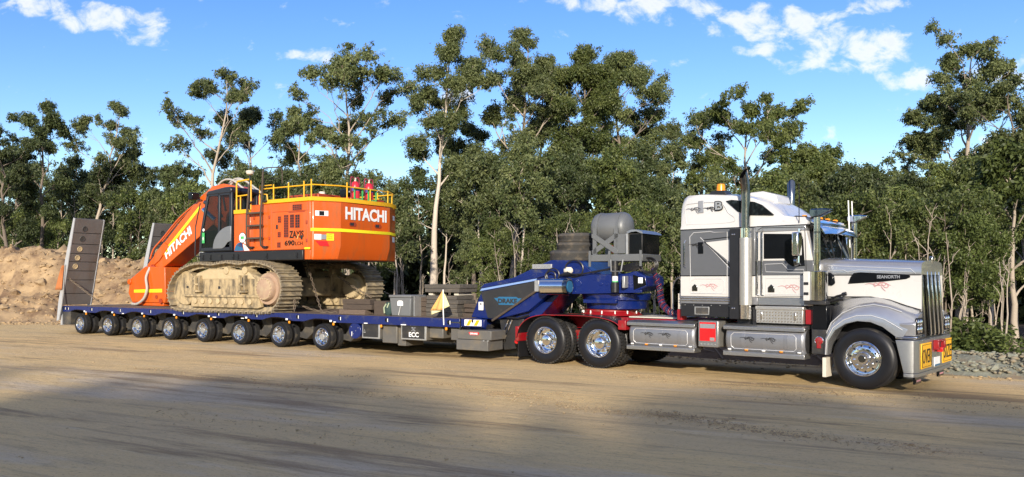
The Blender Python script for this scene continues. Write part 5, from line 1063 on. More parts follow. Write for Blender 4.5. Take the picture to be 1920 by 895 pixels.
cr_.prism([(7.50, 2.44), (7.58, 2.44), (8.12, 2.80), (8.12, 2.88), (8.04, 2.88), (7.50, 2.52)], -.50, -.47).prism([(8.12, 2.44), (8.04, 2.44), (7.50, 2.80), (7.50, 2.88), (7.58, 2.88), (8.12, 2.52)], -.52, -.49).box(8.06, 8.40, -.50, -.46, 2.44, 2.86)
cr_.build('tank_cradle', 'tanksteel', tkn, .005); MB().box(7.92, 8.04, -.4, -.3, 2.45, 2.56).ball((7.9, -.35, 2.58), .05).build('red_valve', 'redlens', tkn)
pk = MB().box(8.40, 8.70, -.58, .38, 2.42, 2.86).build('power_pack', 'dgrey', lo, .012)
MB().box(8.43, 8.69, -.60, -.58, 2.44, 2.84).build('mesh_front', 'gloss', pk); MB().box(8.705, 8.71, -.55, .36, 2.44, 2.84).build('mesh_front', 'gloss', pk)
MB().loft([[(8.37, y, 2.85), (8.37, y, 2.90), (8.46, y, 2.94), (8.58, y, 2.94), (8.70, y, 2.90), (8.74, y, 2.85), (8.70, y, 2.85), (8.58, y, 2.90), (8.46, y, 2.89)] for y in (-.62, .42)]).build('pack_lid', 'alu', pk)
MB().box(8.34, 8.39, -.60, -.54, 2.42, 2.86).build('pack_post', 'steel', pk); 
for k in range(6): MB().tube([(8.24+.015*k, -.45+.02*k, 2.44), (8.27, -.42+.03*k, 2.62+.03*k), (8.38, -.40, 2.70)], .016, 5).build('pipework', random.choice(['black', 'redhose', 'steel']), pk)
# --- load on the gooseneck and deck -------------------------------------------------
def spare(kind, x, y, z, Ro, Ri, W, label, tilt=0):
    t = tyre_mb(0, Ro, Ri, W, 5, 48); ob = t.build(kind, 'spare'); ob.location = rw(x, y, z); ob.rotation_euler = (Euler((0, 0, RROT+.4)).to_matrix() @ Euler((pi/2+tilt, 0, 0)).to_matrix()).to_euler()
    tag(ob, label, 'tyre', 'spare tyres stacked on the gooseneck'); return ob
spare('spare_tyre', 6.64, .30, 2.315, .54, .30, .235, 'wide bald tyre at the bottom of the stack on the gooseneck', R(2)); spare('spare_tyre', 6.70, .32, 2.535, .45, .25, .20, 'middle narrow tyre of the stack on the gooseneck', R(1)); spare('spare_tyre', 6.72, .33, 2.735, .445, .25, .20, 'topmost tyre of the stack on the gooseneck')
def loose(nm, mb, m, label, cat, group=None, bevel=.008):
    ob = mb.build(nm, m, None, bevel); ob.matrix_world = RM.copy(); return tag(ob, label, cat, group)
D = .957
random.seed(8)
# long timber bearers piled behind the tracks
for k, (y, z) in enumerate([(-.95, 0), (-.66, 0), (-.37, 0), (-.9, 1), (-.6, 1), (-.85, 2)]):
    x0 = .36+random.uniform(0, .12); loose('timber_beam', MB().box(x0, x0+1.02-random.uniform(0, .12), y, y+.26, D+z*.135, D+z*.135+.13), 'timber' if k % 2 else 'timber2', ['front bottom beam of the timber pile behind the digger tracks', 'second beam along the bottom of the timber pile', 'rear bottom beam of the timber pile', 'front beam in the middle layer of the timber pile', 'rear beam in the middle layer of the timber pile', 'single beam on top of the timber pile'][k], 'beam', 'timber beams piled behind the digger')
loose('timber_crate', MB().box(1.52, 1.92, -.85, -.3, D, D+.36), 'timber', 'dark wooden crate end against the grey plastic bin', 'crate')
bin_ = thing('plastic_bin', 'grey plastic bin with pale oval badge and strap on the deck', 'bin', rw(2.42, -.62, D), RROT)
MB().loft([[(-.30, -.25, 0), (.30, -.25, 0), (.30, .3, 0), (-.30, .3, 0)], [(-.34, -.28, .46), (.34, -.28, .46), (.34, .34, .46), (-.34, .34, .46)]]).build('bin_body', 'greybag', bin_, .02); MB().box(-.36, .36, -.30, .36, .462, .53).build('bin_lid', 'greybag', bin_, .02)
MB().prism([(-.09, .26), (.09, .26), (.09, .36), (.05, .39), (-.05, .39), (-.09, .36)], -.278, -.27).build('badge', 'letter', bin_); MB().tube([(.02, -.29, .25), (-.03, -.30, .02)], .012, 5).build('strap', 'steel', bin_); MB().box(.37, .40, -.2, .3, .0, .50).build('bin_bracket', 'steel', bin_)
bg = thing('cloth_bag', 'small dark green cloth bag leaning on the grey bin', 'bag', rw(1.98, -.82, D), RROT); MB().ball((0, 0, .17), .18, 14, (.75, .55, 1.05)).build('bag_body', mat('dark_green_cloth', (.03, .06, .055), .8, 0, .5, 9), bg); MB().tube([(.0, -.09, .30), (-.06, -.11, .2), (-.05, -.10, .06)], .02, 6).tube([(.08, -.08, .32), (.05, -.12, .2)], .018, 6).build('bag_strap', mat('pale_green_strap', (.35, .40, .26), .8), bg)
# hardwood packing blocks in layers
lab = ['bottom', 'second', 'third', 'fourth', 'fifth', 'sixth']
for k in range(5): loose('hardwood_block', MB().box(3.02+random.uniform(-.03, .03), 3.95+random.uniform(-.03, .03), -.58, .2, D+k*.105, D+k*.105+.10), 'mat_rubber', lab[k]+' slab of the wooden stack behind the orange flag', 'slab', 'hardwood slabs stacked behind the flag', .012)
for x in (3.02, 3.80): loose('spacer_block', MB().box(x, x+.13, -.5, .1, D+.527, D+.60), 'cream', ('left' if x < 3.5 else 'right')+' pale spacer block under the raised slabs', 'block', 'pale spacer blocks')
for k in range(2): loose('hardwood_block', MB().box(2.98-.02*k, 4.02+.02*k, -.60, .2, D+.603+k*.10, D+.603+k*.10+.097), 'mat_rubber', ['lower', 'upper'][k]+' of the two long slabs raised on pale spacers', 'slab', 'hardwood slabs stacked behind the flag', .012)
for k in range(3): loose('hardwood_block', MB().box(4.0+random.uniform(0, .05), 4.42, -.45+.04*k, .1, D+k*.115, D+k*.115+.095), 'timber', lab[k]+' slab of the short dark stack against the gooseneck foot', 'slab', 'dark slabs against the gooseneck', .01)
for k in range(4): loose('hardwood_block', MB().box(2.80, 2.99, -.55, .1, D+k*.12, D+k*.12+.112), 'timber', lab[k]+' short slab between the grey bin and the wooden stack', 'slab', 'short slabs beside the bin', .01)
# the two oversize flags
fl = thing('warning_flag', 'faded orange flag drooping from a short pole at the front of the deck', 'flag', rw(4.06, -1.30, .80), RROT)
MB().tube([(0, 0, 0), (-.02, 0, .40), (-.02, 0, .84)], .014, 6).build('pole', 'letter', fl)
def cloth(P, m, nm, par): 
    mb = MB(); n = len(P[0]); mb.v = [tuple(p) for r in P for p in r]; mb.f = [(i*n+j, i*n+j+1, (i+1)*n+j+1, (i+1)*n+j) for i in range(len(P)-1) for j in range(n-1)]; ob = mb.build(nm, m, par, 0, 180); so = ob.modifiers.new('t', 'SOLIDIFY'); so.thickness = .006; return ob
cloth([[(-.02-.36*(i/8)*(j/8)**.0*(j/8), -.02-.05*math.sin(j*.8)*(i/8), .82-.46*(i/8)-.03*(j/8)*(i/8)) for j in range(9)] for i in range(9)], 'flag', 'flag_cloth', fl)
cloth([[(-.02+.14*(i/6)*(j/5), .02+.05*(j/5), .74-.36*(i/6)+.07*(j/5)*(i/6)) for j in range(6)] for i in range(7)], 'flag2', 'flag_fold', fl); cloth([[(-.36+.30*(j/5), -.03-.02*math.sin(j), .335-.11*(i/4)*(1-j/5)) for j in range(6)] for i in range(5)], 'flag2', 'flag_lower_fold', fl)
f2 = thing('warning_flag', 'rusty orange flag hanging behind the front loading ramp', 'flag', rw(-12.30, -1.46, 1.2), RROT)
MB().tube([(.1, 0, -.2), (.28, .02, 1.2)], .014, 6).build('pole', 'steel', f2); cloth([[(.14+.10*(i/8)-.42*(1-i/8)**.8*(j/6), -.02+.05*math.sin(j), .32+.85*(i/8)) for j in range(7)] for i in range(9)], 'rflag', 'flag_cloth', f2)
# chains holding the load: links one by one
def chain(nm, A, B, label, sag=.06, m='chain', pitch=.10):
    t = thing(nm, label, 'chain', (0, 0, 0)); t.matrix_world = RM.copy(); A, B = Vector(A), Vector(B); L = (B-A).length; n = max(4, int(L/pitch)); d0 = (B-A).normalized()
    lk = None
    for k in range(n):
        u = (k+.5)/n; p = A+(B-A)*u-Vector((0, 0, sag*4*u*(1-u)))
        if lk is None:
            P = [(math.copysign(.035, math.cos(a))+.022*math.cos(a), .026*math.sin(a), 0) for a in np.linspace(0, 2*pi, 13)[:-1]]; mb = MB().tube(P, .0105, 5, closed=True); ob = mb.build('chain_link', m, t); lk = ob.data
        else: ob = link('chain_link', lk, t)
        q = d0.to_track_quat('X', 'Z'); ob.rotation_mode = 'QUATERNION'; ob.rotation_quaternion = q @ Euler((k % 2*pi/2+.3, 0, 0)).to_quaternion(); ob.location = p
    return t
chain('load_chain', (-1.85, .10, 2.40), (-.62, -.55, .97), 'long chain from under the digger body down to the deck', .02)
chain('load_chain', (-1.30, -.62, 1.14), (-.75, -.5, 1.0), 'short loose chain beside the foot of the near track', .02); chain('load_chain', (-.62, -.55, .97), (-.15, -.45, .97), 'end of chain lying on the deck behind the near track', 0)
chain('load_chain', (-1.9, 1.5, 1.98), (-.98, 2.0, 1.35), 'chain slung across the far track', .03); chain('load_chain', (-1.38, -.85, 1.30), (-1.28, -.95, .98), 'short hanging chain at the corner of the near track', 0)
rb = chain('ramp_chain', (-12.2, -1.30, 2.0), (-11.0, -.62, .98), 'chain and binder tying the front loading ramp to the deck', .0, 'chain')
# ------------------------------------------------------------------ excavator (trailer frame, nose to the rear of the trailer)
EO = (-3.83, .8, .957)
ex = thing('excavator', 'orange crawler excavator loaded on the blue trailer with its boom lowered', 'excavator', rw(*EO), RROT)
B = lambda: MB(EO)
def ey(y): return y
# tracks
TP = [(-5.85, .975), (-3.9, .975), (-2.05, .975), (-1.62, 1.12), (-1.38, 1.5), (-1.40, 1.88), (-1.68, 2.17), (-2.1, 2.31), (-2.6, 2.37), (-3.1, 2.325), (-3.65, 2.375), (-4.3, 2.315), (-4.95, 2.345), (-5.55, 2.24), (-6.05, 1.98), (-6.33, 1.56), (-6.24, 1.17)]
TP = catmull(TP, 10, True); tp = np.array(TP); seg = np.linalg.norm(np.roll(tp, -1, 0)-tp, axis=1); cum = np.concatenate([[0], np.cumsum(seg)]); LT = cum[-1]
def tpos(s):
    s %= LT; i = min(len(tp)-1, int(np.searchsorted(cum, s, 'right'))-1); a = tp[i]; b = tp[(i+1) % len(tp)]; return a+(b-a)*(s-cum[i])/max(1e-6, seg[i])
NS = 48; pit = LT/NS
cen = np.array([-3.85, 1.65])
shoe = None
for c, nm in ((-1.0, 'near'), (2.6, 'far')):
    cr = B()
    tf = B().prism([(-5.75, 1.32), (-5.5, 1.16), (-2.3, 1.16), (-2.15, 1.36), (-2.1, 1.86), (-2.6, 2.02), (-3.6, 2.08), (-4.6, 2.08), (-5.4, 1.95), (-5.8, 1.7)], c-.24, c+.24).build('crawler_track', 'dirtsteel', ex, .04)
    s_ = -1 if c < 0 else 1
    yo = c-.24 if c < 0 else c-.24
    B().prism([(-5.4, 1.86), (-2.5, 1.88), (-2.9, 2.13), (-3.6, 2.18), (-4.6, 2.20), (-5.1, 2.08)], c-.26, c+.2).build('packed_dirt', 'dirt', tf, .05)
    B().box(-5.65, -2.25, c-.33, c-.2, 1.36, 1.43).build('frame_ledge', 'dirtsteel', tf, .015)
    B().prism([(-5.3, 1.35), (-2.35, 1.35), (-2.25, 1.10), (-2.4, 1.06), (-5.35, 1.06)], c-.30, c-.18).build('roller_guard', 'dirtsteel', tf, .015)
    for k in range(8): B().cyl((-5.1+k*.345, c-.345, 1.24), (-5.1+k*.345, c-.26, 1.24), .085, .07, n=12).build('bottom_roller', 'dirt', tf, .008)
    for x in (-3.75, -2.95): B().cyl((x, c-.30, 2.14), (x, c+.1, 2.14), .11, n=16).build('carrier_roller', 'dirt', tf, .015)
    for x in (-4.95, -2.95):
        B().box(x-.20, x+.12, c-.38, c-.22, 1.50, 1.56).box(x-.18, x-.12, c-.36, c-.22, 1.56, 2.0).box(x+.02, x+.1, c-.37, c-.22, 1.56, 2.0).box(x-.18, x+.06, c-.36, c-.25, 1.70, 1.76).build('step_bracket', 'dirtsteel', tf, .012); B().box(x-.12, x+.02, c-.27, c-.235, 1.76, 1.94).build('bracket_hole', 'inner_dark', tf)
    B().box(-4.15, -4.05, c-.246, c-.24, 1.60, 1.68).box(-5.62, -5.52, c-.246, c-.24, 1.62, 1.68).build('frame_slot', 'inner_dark', tf)
    fd = B().lathe((-1.98, c-.46 if c < 0 else c-.46, 1.62), (0, 1, 0), [(0, 0), (0, .27), (.02, .31), (.06, .33), (.16, .34), (.16, .44), (.30, .47)], 36).build('final_drive', 'rust' if c < 0 else 'dirt', tf)
    mbb = B()
    for k in range(20): a = 2*pi*k/20; mbb.cyl((-1.98+.29*math.cos(a), c-.475, 1.62+.29*math.sin(a)), (-1.98+.29*math.cos(a), c-.44, 1.62+.29*math.sin(a)), .02, n=6)
    mbb.build('drive_bolts', 'dirt', tf, kind='stuff')
    mbb = B(); 
    for k in range(22):
        a = 2*pi*k/22; mbb.prism([(-1.98+.44*math.cos(a-.07), 1.62+.44*math.sin(a-.07)), (-1.98+.53*math.cos(a-.03), 1.62+.53*math.sin(a-.03)), (-1.98+.53*math.cos(a+.03), 1.62+.53*math.sin(a+.03)), (-1.98+.44*math.cos(a+.07), 1.62+.44*math.sin(a+.07))], c-.12, c+.12)
    mbb.cyl((-1.98, c-.2, 1.62), (-1.98, c+.3, 1.62), .45, n=32).build('sprocket', 'dirtsteel', tf)
    B().cyl((-5.72, c-.22, 1.62), (-5.72, c+.22, 1.62), .52, n=36).build('idler', 'dirtsteel', tf, .02)
    # shoes: one mesh shared by all
    for k in range(NS):
        p = tpos(k*pit); q = tpos(k*pit+.02); d = (q-p)/np.linalg.norm(q-p)
        if shoe is None:
            mb = MB(); w = .40; h = pit*.5-.006
            mb.box(-h, h, -w, w, -.012, .02)
            for gx_ in (-h+.018, h-.060): mb.prism([(gx_, -.012), (gx_+.042, -.012), (gx_+.034, -.062), (gx_+.008, -.062)], -w, w)
            for y in (-.12, .12): mb.prism([(-.025, -.0125), (.025, -.0125), (.025, -.016), (-.025, -.016)], y-.05, y+.05)
            for y in (-.13, .13): mb.prism([(-h*1.25, .02), (h*.9, .02), (h*1.1, .12), (-h*.9, .14)], y-.03, y+.03)
            ob = mb.build('track_shoe', 'trackshoe', tf, 0, 0); shoe = ob.data
            me = shoe; me.materials.append(M['inner_dark'])
        else: ob = link('track_shoe', shoe, tf)
        ob.location = Vector((p[0], c, p[1]))-Vector(EO)
        rr = random.Random(k+100*(c > 0)); ob.rotation_euler = (rr.uniform(-.01, .01), -math.atan2(d[1], d[0])+rr.uniform(-.03, .03), 0)
# lower frame and slew ring
B().box(-4.7, -2.9, -.8, 2.4, 1.35, 1.95).build('car_body', 'dirtsteel', ex, .06); B().cyl((-3.83, .8, 1.95), (-3.83, .8, 2.42), .95, .8, n=40).build('slew_ring', 'black', ex, .01)
# house
HZ0, HZ1 = 2.70, 4.03
hs = B().box(-3.02, -.62, -1.0, 2.6, HZ0, HZ1).build('engine_house', 'orange', ex, .025)
B().box(-3.74, -3.023, -1.0, -.02, HZ0, 3.80).build('front_side_panel', 'orange', hs, .02); B().box(-4.6, -3.023, 1.5, 2.6, HZ0, 3.5).build('front_side_panel', 'orange', hs, .02)
B().box(-5.25, -.85, -1.06, 2.64, 2.42, 2.695).build('deck_skirt', 'black', ex, .02)
mb = B()
for x in (-5.1, -4.75, -4.25, -3.72, -3.52, -2.3, -1.1): mb.box(x, x+.05, -1.085, -1.06, 2.50, 2.62).cyl((x+.025, -1.085, 2.50), (x+.025, -1.06, 2.50), .035, n=8)
mb.build('tie_lugs', 'black', hs, kind='stuff')
# counterweight
def plan(z, k): return [(-.615, -1.0, z), (-.53, -1.0, z), (-.16-k, -.27, z), (-.16-k, 1.87, z), (-.53, 2.6, z), (-.615, 2.6, z)]
cw = B().loft([plan(2.42, .14), plan(2.52, .10), plan(2.80, .01), plan(4.025, 0)]).build('counterweight', 'orange', ex, .03, 20)
B().box(-.84, -.62, -1.0, 2.6, 2.43, 2.695).build('house_corner', 'orange', hs, .01)
def band(z0, z1, m, nm, par, o=.008, x0=-.60):
    P = [(x0, -1.0-o), (-.53+o*.3, -1.0-o), (-.16+o, -.27-o*.3), (-.16+o, 1.87+o*.3), (-.53+o*.3, 2.6+o), (x0, 2.6+o)]; Q = [(x0, -.99), (-.54, -.99), (-.17, -.265), (-.17, 1.865), (-.54, 2.59), (x0, 2.59)]
    return B().loft([[(a[0], a[1], z0), (a[0], a[1], z1), (b[0], b[1], z1), (b[0], b[1], z0)] for a, b in zip(P, Q)]).build(nm, m, par)
band(3.20, 3.285, 'ybright', 'yellow_stripe', cw)
B().box(-.84, -.625, -1.006, -1.0, 2.71, 2.76).build('yellow_stripe', 'ybright', hs)
# yellow walkway edge
yw = band(4.03, 4.14, 'yellow', 'walkway_edge', ex, .03, -.62)
B().box(-2.50, -.622, -1.03, -.85, 4.035, 4.14).build('walkway_edge', 'yellow', yw, .006); B().box(-3.72, -3.03, -1.03, -.05, 3.803, 3.92).build('walkway_edge', 'yellow', yw, .006)
# handrails
hr = B()
RZ = 4.47
pts_ = [(-2.5, -.98), (-.55, -.98), (-.18, -.26), (-.18, 1.86), (-.55, 2.55), (-2.2, 2.55)]
for z in (RZ,): hr.tube([(p[0], p[1], z) for p in pts_], .018, 6)
hr = hr.build('handrail', 'yellow', ex)
for x, y, t in [(-2.08, -.98, .1), (-1.48, -.98, .12), (-.88, -.98, .12), (-.60, -.98, .15), (-.18, 0, .12), (-.18, 1.0, .02), (-.18, 1.80, .03), (-.35, 2.2, 0), (-1.2, 2.55, .1), (-2.1, 2.55, .1)]: B().cyl((x, y, 4.08), (x, y, RZ+t), .019, n=8).build('rail_post', 'yellow', hr)
B().tube([(-2.5, -.98, RZ), (-2.55, -.98, RZ-.03), (-2.55, -.98, 4.33), (-2.35, -.98, 4.30), (-2.32, -.98, 4.08)], .020, 6).build('rail_loop', 'yellow', hr)
B().tube([(-1.9, 1.2, 4.1), (-1.9, 1.2, 4.4), (-1.3, 1.2, 4.36), (-1.3, 1.2, 4.1)], .020, 6).build('rail_loop', 'yellow', hr)
B().tube([(-2.45, .6, 4.1), (-2.45, .6, 4.38), (-2.1, .6, 4.38), (-2.1, .6, 4.1)], .020, 6).build('rail_loop', 'yellow', hr)
B().tube([(-2.3, 2.5, 4.42), (-1.0, 2.5, 4.36)], .018, 6).build('rail_loop', 'yellow', hr)
B().tube([(-3.62, -1.0, 3.9), (-3.62, -1.0, 4.68), (-3.58, -1.0, 4.76), (-3.05, -1.0, 4.78), (-3.0, -1.0, 4.72), (-3.0, -1.0, 3.9)], .024, 6).tube([(-3.62, -1.0, 4.32), (-3.05, -1.0, 4.34)], .020, 6).tube([(-3.45, -1.0, 3.9), (-3.45, -1.0, 4.30)], .020, 6).tube([(-3.62, -.1, 3.9), (-3.62, -.1, 4.7), (-3.1, -.1, 4.7)], .02, 6).build('cab_handrail', 'yellow', hr)
# boarding ladder
ld = B()
for x in (-3.0, -2.42): ld.tube(catmull([(x+.06, -1.0, 2.80), (x, -1.10, 2.82), (x, -1.16, 2.95), (x, -1.16, 3.7), (x, -1.12, 4.10), (x+.01, -1.08, 4.95 if x > -2.8 else 4.6)], 4), .028, 6)
ld.tube(catmull([(-2.41, -1.08, 4.95), (-2.36, -1.05, 5.04), (-2.1, -1.0, 5.05), (-1.85, -.9, 5.0), (-1.82, -.9, 4.6)], 4), .016, 6)
ld = ld.build('ladder', 'timber', ex)
for z in (3.06, 3.42, 3.78): B().box(-3.0, -2.42, -1.20, -1.06, z-.025, z+.025).build('ladder_rung', 'timber', ld, .006)
for x in (-3.0, -2.42): B().box(x, x+.16, -1.12, -1.0, 2.78, 2.83).box(x, x+.14, -1.12, -1.0, 4.08, 4.13).build('ladder_foot', 'black', ld, .008)
# panel lines, vents and lettering on the house side
yh = -1.004
def vent(x0, x1, z0, z1, nx, nz, par=hs, m='black'):
    v = B().box(x0, x1, yh-.002, yh+.006, z0, z1).build('vent', m, par); mb = B()
    for i in range(nx+1): x = x0+(x1-x0)*i/nx; mb.box(x-.006, x+.006, yh-.008, yh-.002, z0, z1)
    for j in range(nz+1): z = z0+(z1-z0)*j/nz; mb.box(x0, x1, yh-.007, yh-.002, z-.006, z+.006)
    mb.build('vent_grid', 'dorange', par, kind='stuff'); return v
vent(-1.63, -1.47, 3.06, 3.68, 3, 9); vent(-1.39, -1.24, 3.32, 3.68, 2, 5); vent(-1.19, -1.02, 3.31, 3.67, 2, 5); vent(-1.29, -.94, 3.80, 3.95, 5, 3); vent(-1.87, -1.76, 3.48, 3.65, 2, 3); vent(-1.88, -1.77, 3.07, 3.21, 2, 3); vent(-1.90, -1.78, 2.78, 2.92, 2, 3)
B().box(-1.46, -.82, yh-.002, yh+.006, 3.735, 3.765).build('slot', 'dorange', hs)
for q in ([(-2.10, 3.78), (-.70, 3.78)], [(-2.95, 3.98), (-2.95, 2.72)], [(-2.15, 4.0), (-2.15, 2.72)], [(-.72, 4.0), (-.72, 2.72)]): B().tube([(p[0], yh+.001, p[1]) for p in q], .006, 4).build('panel_seam', 'dorange', hs)
text('ZAXIS', (-1.42, yh-.003, 3.03), X1, Z1, .55, .20, 'gloss', hs, bold=.025, depth=.003, off=EO); text('690', (-1.61, yh-.003, 2.82), X1, Z1, .39, .15, 'gloss', hs, bold=.03, depth=.003, off=EO); text('LCH', (-1.19, yh-.003, 2.825), X1, Z1, .28, .10, 'gloss', hs, bold=.01, depth=.003, off=EO)
B().prism([(-1.13, 3.0), (-1.10, 3.0), (-1.05, 3.12), (-1.08, 3.13)], yh-.008, yh-.004).build('letter_swash', 'flag', hs)
for x, z in ((-2.25, 3.6), (-2.25, 3.0), (-.78, 3.4), (-.78, 2.9), (-2.88, 3.6), (-2.88, 2.95)): B().box(x, x+.05, yh-.018, yh, z, z+.10).build('door_hinge', 'dorange', hs, .006)
for x, z in ((-1.95, 3.30), (-.98, 2.98)): B().box(x, x+.07, yh-.012, yh, z, z+.12).build('door_latch', 'black', hs, .006)
qd = B().cyl((-3.36, yh-.006, 3.10), (-3.36, yh, 3.10), .15, n=26).prism([(-3.32, 2.98), (-3.24, 2.99), (-3.22, 2.90), (-3.30, 2.95)], yh-.006, yh).build('round_sticker', 'letter', hs); B().tube([(-3.36+.15*math.cos(a), yh-.007, 3.10+.15*math.sin(a)) for a in np.linspace(0, 2*pi, 25)[:-1]], .009, 4, closed=True).build('sticker_ring', 'gloss', hs); B().prism([(-3.43, 3.06), (-3.29, 3.06), (-3.29, 3.14), (-3.43, 3.14)], yh-.009, yh-.006).build('sticker_mark', 'green', hs)
B().prism([(-3.72, 2.72)]+[(-3.46+.24*math.cos(a), 2.72+.24*math.sin(a)) for a in np.linspace(pi*.94, pi*.42, 8)]+[(-3.30, 2.72)], yh-.004, yh).build('blue_swoosh', 'cyan', hs); B().prism([(-3.34, 2.92), (-3.20, 2.86), (-3.05, 2.72), (-3.28, 2.72)], yh-.004, yh).build('white_swoosh', 'letter', hs); B().prism([(-3.60, 2.87), (-3.46, 2.95), (-3.36, 2.93), (-3.34, 2.80)], yh-.006, yh-.0042).build('dark_swoosh', 'blue', hs)
# counterweight marks
nx_, ny_ = .37, .73; ln = math.hypot(nx_, ny_); dq = (nx_/ln, ny_/ln, 0)
def onq(k, z): return (-.53+nx_*k+.012*dq[1], -1.0+ny_*k-.012*dq[0], z)
def qplate(k0, k1, z0, z1, m, nm='sticker', e=0.): a = onq(k0, z0); b = onq(k1, z0); n_ = (dq[1]*(.004+e), -dq[0]*(.004+e)); return B()._add([(p[0]+n_[0]*i, p[1]+n_[1]*i, z) for i in (0, 1) for p, z in ((a, z0), (b, z0), (b, z1), (a, z1))], [(0, 1, 2, 3), (4, 5, 6, 7), (0, 1, 5, 4), (1, 2, 6, 5), (2, 3, 7, 6), (3, 0, 4, 7)]).build(nm, m, cw)
qplate(.08, .54, 3.62, 3.76, 'letter'); qplate(.22, .40, 3.63, 3.75, 'gloss', 'sticker', .003); qplate(.05, .30, 2.97, 3.12, 'letter'); qplate(.29, .47, 2.98, 3.11, 'lettergrey'); qplate(.48, .74, 2.95, 3.14, 'ybright')
for k, t_ in enumerate(('LEFT', 'HAND', 'DRIVE')): a = onq(.50, 3.085-k*.052); text(t_, (a[0]+dq[1]*.005, a[1]-dq[0]*.005, a[2]), dq, Z1, .16, .036, 'gloss', cw, depth=.002, off=EO)
a = onq(.08, 3.0); B().tube([(a[0]+dq[0]*u+dq[1]*.006, a[1]+dq[1]*u-dq[0]*.006, a[2]+v) for u, v in ((0, 0), (.13, 0), (.065, .10))], .007, 4, closed=True).build('warning_triangle', 'gloss', cw)
a = onq(.05, 2.84); b = onq(.52, 2.80); B()._add([(onq(.08, 0)[0], onq(.08, 0)[1], 2.94), (onq(.5, 0)[0], onq(.5, 0)[1], 2.93), (onq(.58, 0)[0], onq(.58, 0)[1], 2.79), (onq(.24, 0)[0], onq(.24, 0)[1], 2.80)], [(0, 1, 2, 3)]).build('red_tape', 'redlens', cw)
text('HITACHI', (-.148, -.10, 3.55), Y1, Z1, 1.80, .36, 'letter', cw, bold=.035, depth=.004, off=EO)
for y in (.22, 1.32): B().prism([(y-.16, 3.43), (y-.12, 3.37), (y+.12, 3.37), (y+.16, 3.43), (y+.12, 3.49), (y-.12, 3.49)], -.158, -.152, 'x').build('lifting_slot', 'dorange', cw); B().prism([(y-.13, 3.43), (y-.10, 3.39), (y+.04, 3.39), (y+.04, 3.47), (y-.10, 3.47)], -.151, -.149, 'x').build('slot_shadow_plate', 'inner_dark', cw)
B()._add([(-.33, 2.20, 3.66), (-.47, 2.47, 3.66), (-.47, 2.47, 3.80), (-.33, 2.20, 3.80)], [(0, 1, 2, 3)]).build('sticker', 'letter', cw).location.x = .012; B()._add([(-.30, 2.14, 3.0), (-.45, 2.44, 3.0), (-.45, 2.44, 3.16), (-.30, 2.14, 3.16)], [(0, 1, 2, 3)]).build('sticker', 'letter', cw).location.x = .012
# roof deck
B().box(-2.0, -.75, -.55, 1.9, 4.03, 4.28).build('engine_cover', 'dorange', ex, .03); B().box(-.9, -.3, .3, 1.8, 4.03, 4.22).build('engine_cover', 'dorange', ex, .03)
for k in range(5): 
    v = B().box(-1.95+k*.2, -1.80+k*.2, -.556, -.55, 4.08, 4.23).build('vent', 'black', hs)
B().cyl((-.95, -.2, 4.28), (-.95, -.2, 4.36), .10, .09, n=16).build('filler_cap', 'cream', ex, .01); mu = B().box(-.78, -.48, .35, .75, 4.20, 4.46).build('muffler_box', 'gloss', ex, .03); text('HITACHI', (-.476, .40, 4.36), Y1, Z1, .26, .05, 'letter', mu, depth=.003, off=EO)
for k, y in enumerate((.55, 1.15)):
    cy_ = B().lathe((-.36, y, 4.12), (0, 0, 1), [(0, .0), (0, .125), (.10, .13), (.42, .13), (.52, .10), (.56, .05), (.57, .0)], 20).build('suppression_cylinder', 'extred', ex); B().lathe((-.36, y, 4.40), (0, 0, 1), [(0, .132), (.10, .132)], 20).build('cylinder_band', 'purple', cy_); B().cyl((-.36, y, 4.68), (-.36, y, 4.78), .03, n=10).build('cylinder_valve', 'cream', cy_)
    B().tube(catmull([(-.36, y-.02, 4.74), (-.36, y-.16, 4.80), (-.36, y-.20, 4.6), (-.34, y-.19, 4.2)], 4), .018, 6).tube(catmull([(-.36, y+.02, 4.74), (-.36, y+.14, 4.80), (-.36, y+.19, 4.62), (-.34, y+.2, 4.35)], 4), .018, 6).build('red_pipe', 'redhose', cy_)
    g_ = B()
    for yy in (y-.17, y+.17): g_.box(-.25, -.22, yy-.015, yy+.015, 4.12, 4.50)
    g_.box(-.25, -.22, y-.17, y+.17, 4.44, 4.50).box(-.25, -.22, y-.17, y+.17, 4.15, 4.18); g_.build('green_frame', 'green', cy_)
# beacon mast, seen from the cab side
ms = B().cyl((-3.02, -1.02, 3.9), (-3.02, -1.02, 4.92), .022, n=8).build('mast', 'black', ex); B().lathe((-3.02, -1.02, 4.90), (0, 0, 1), [(0, .0), (0, .05), (.03, .10), (.10, .12), (.12, .12), (.13, .09), (.13, 0)], 18).build('antenna_dome', 'cream', ms)
B().tube([(-2.55, -.9, 4.05), (-2.55, -.9, 4.75), (-2.2, -.6, 4.8)], .012, 5).build('thin_rail', 'black', ex)
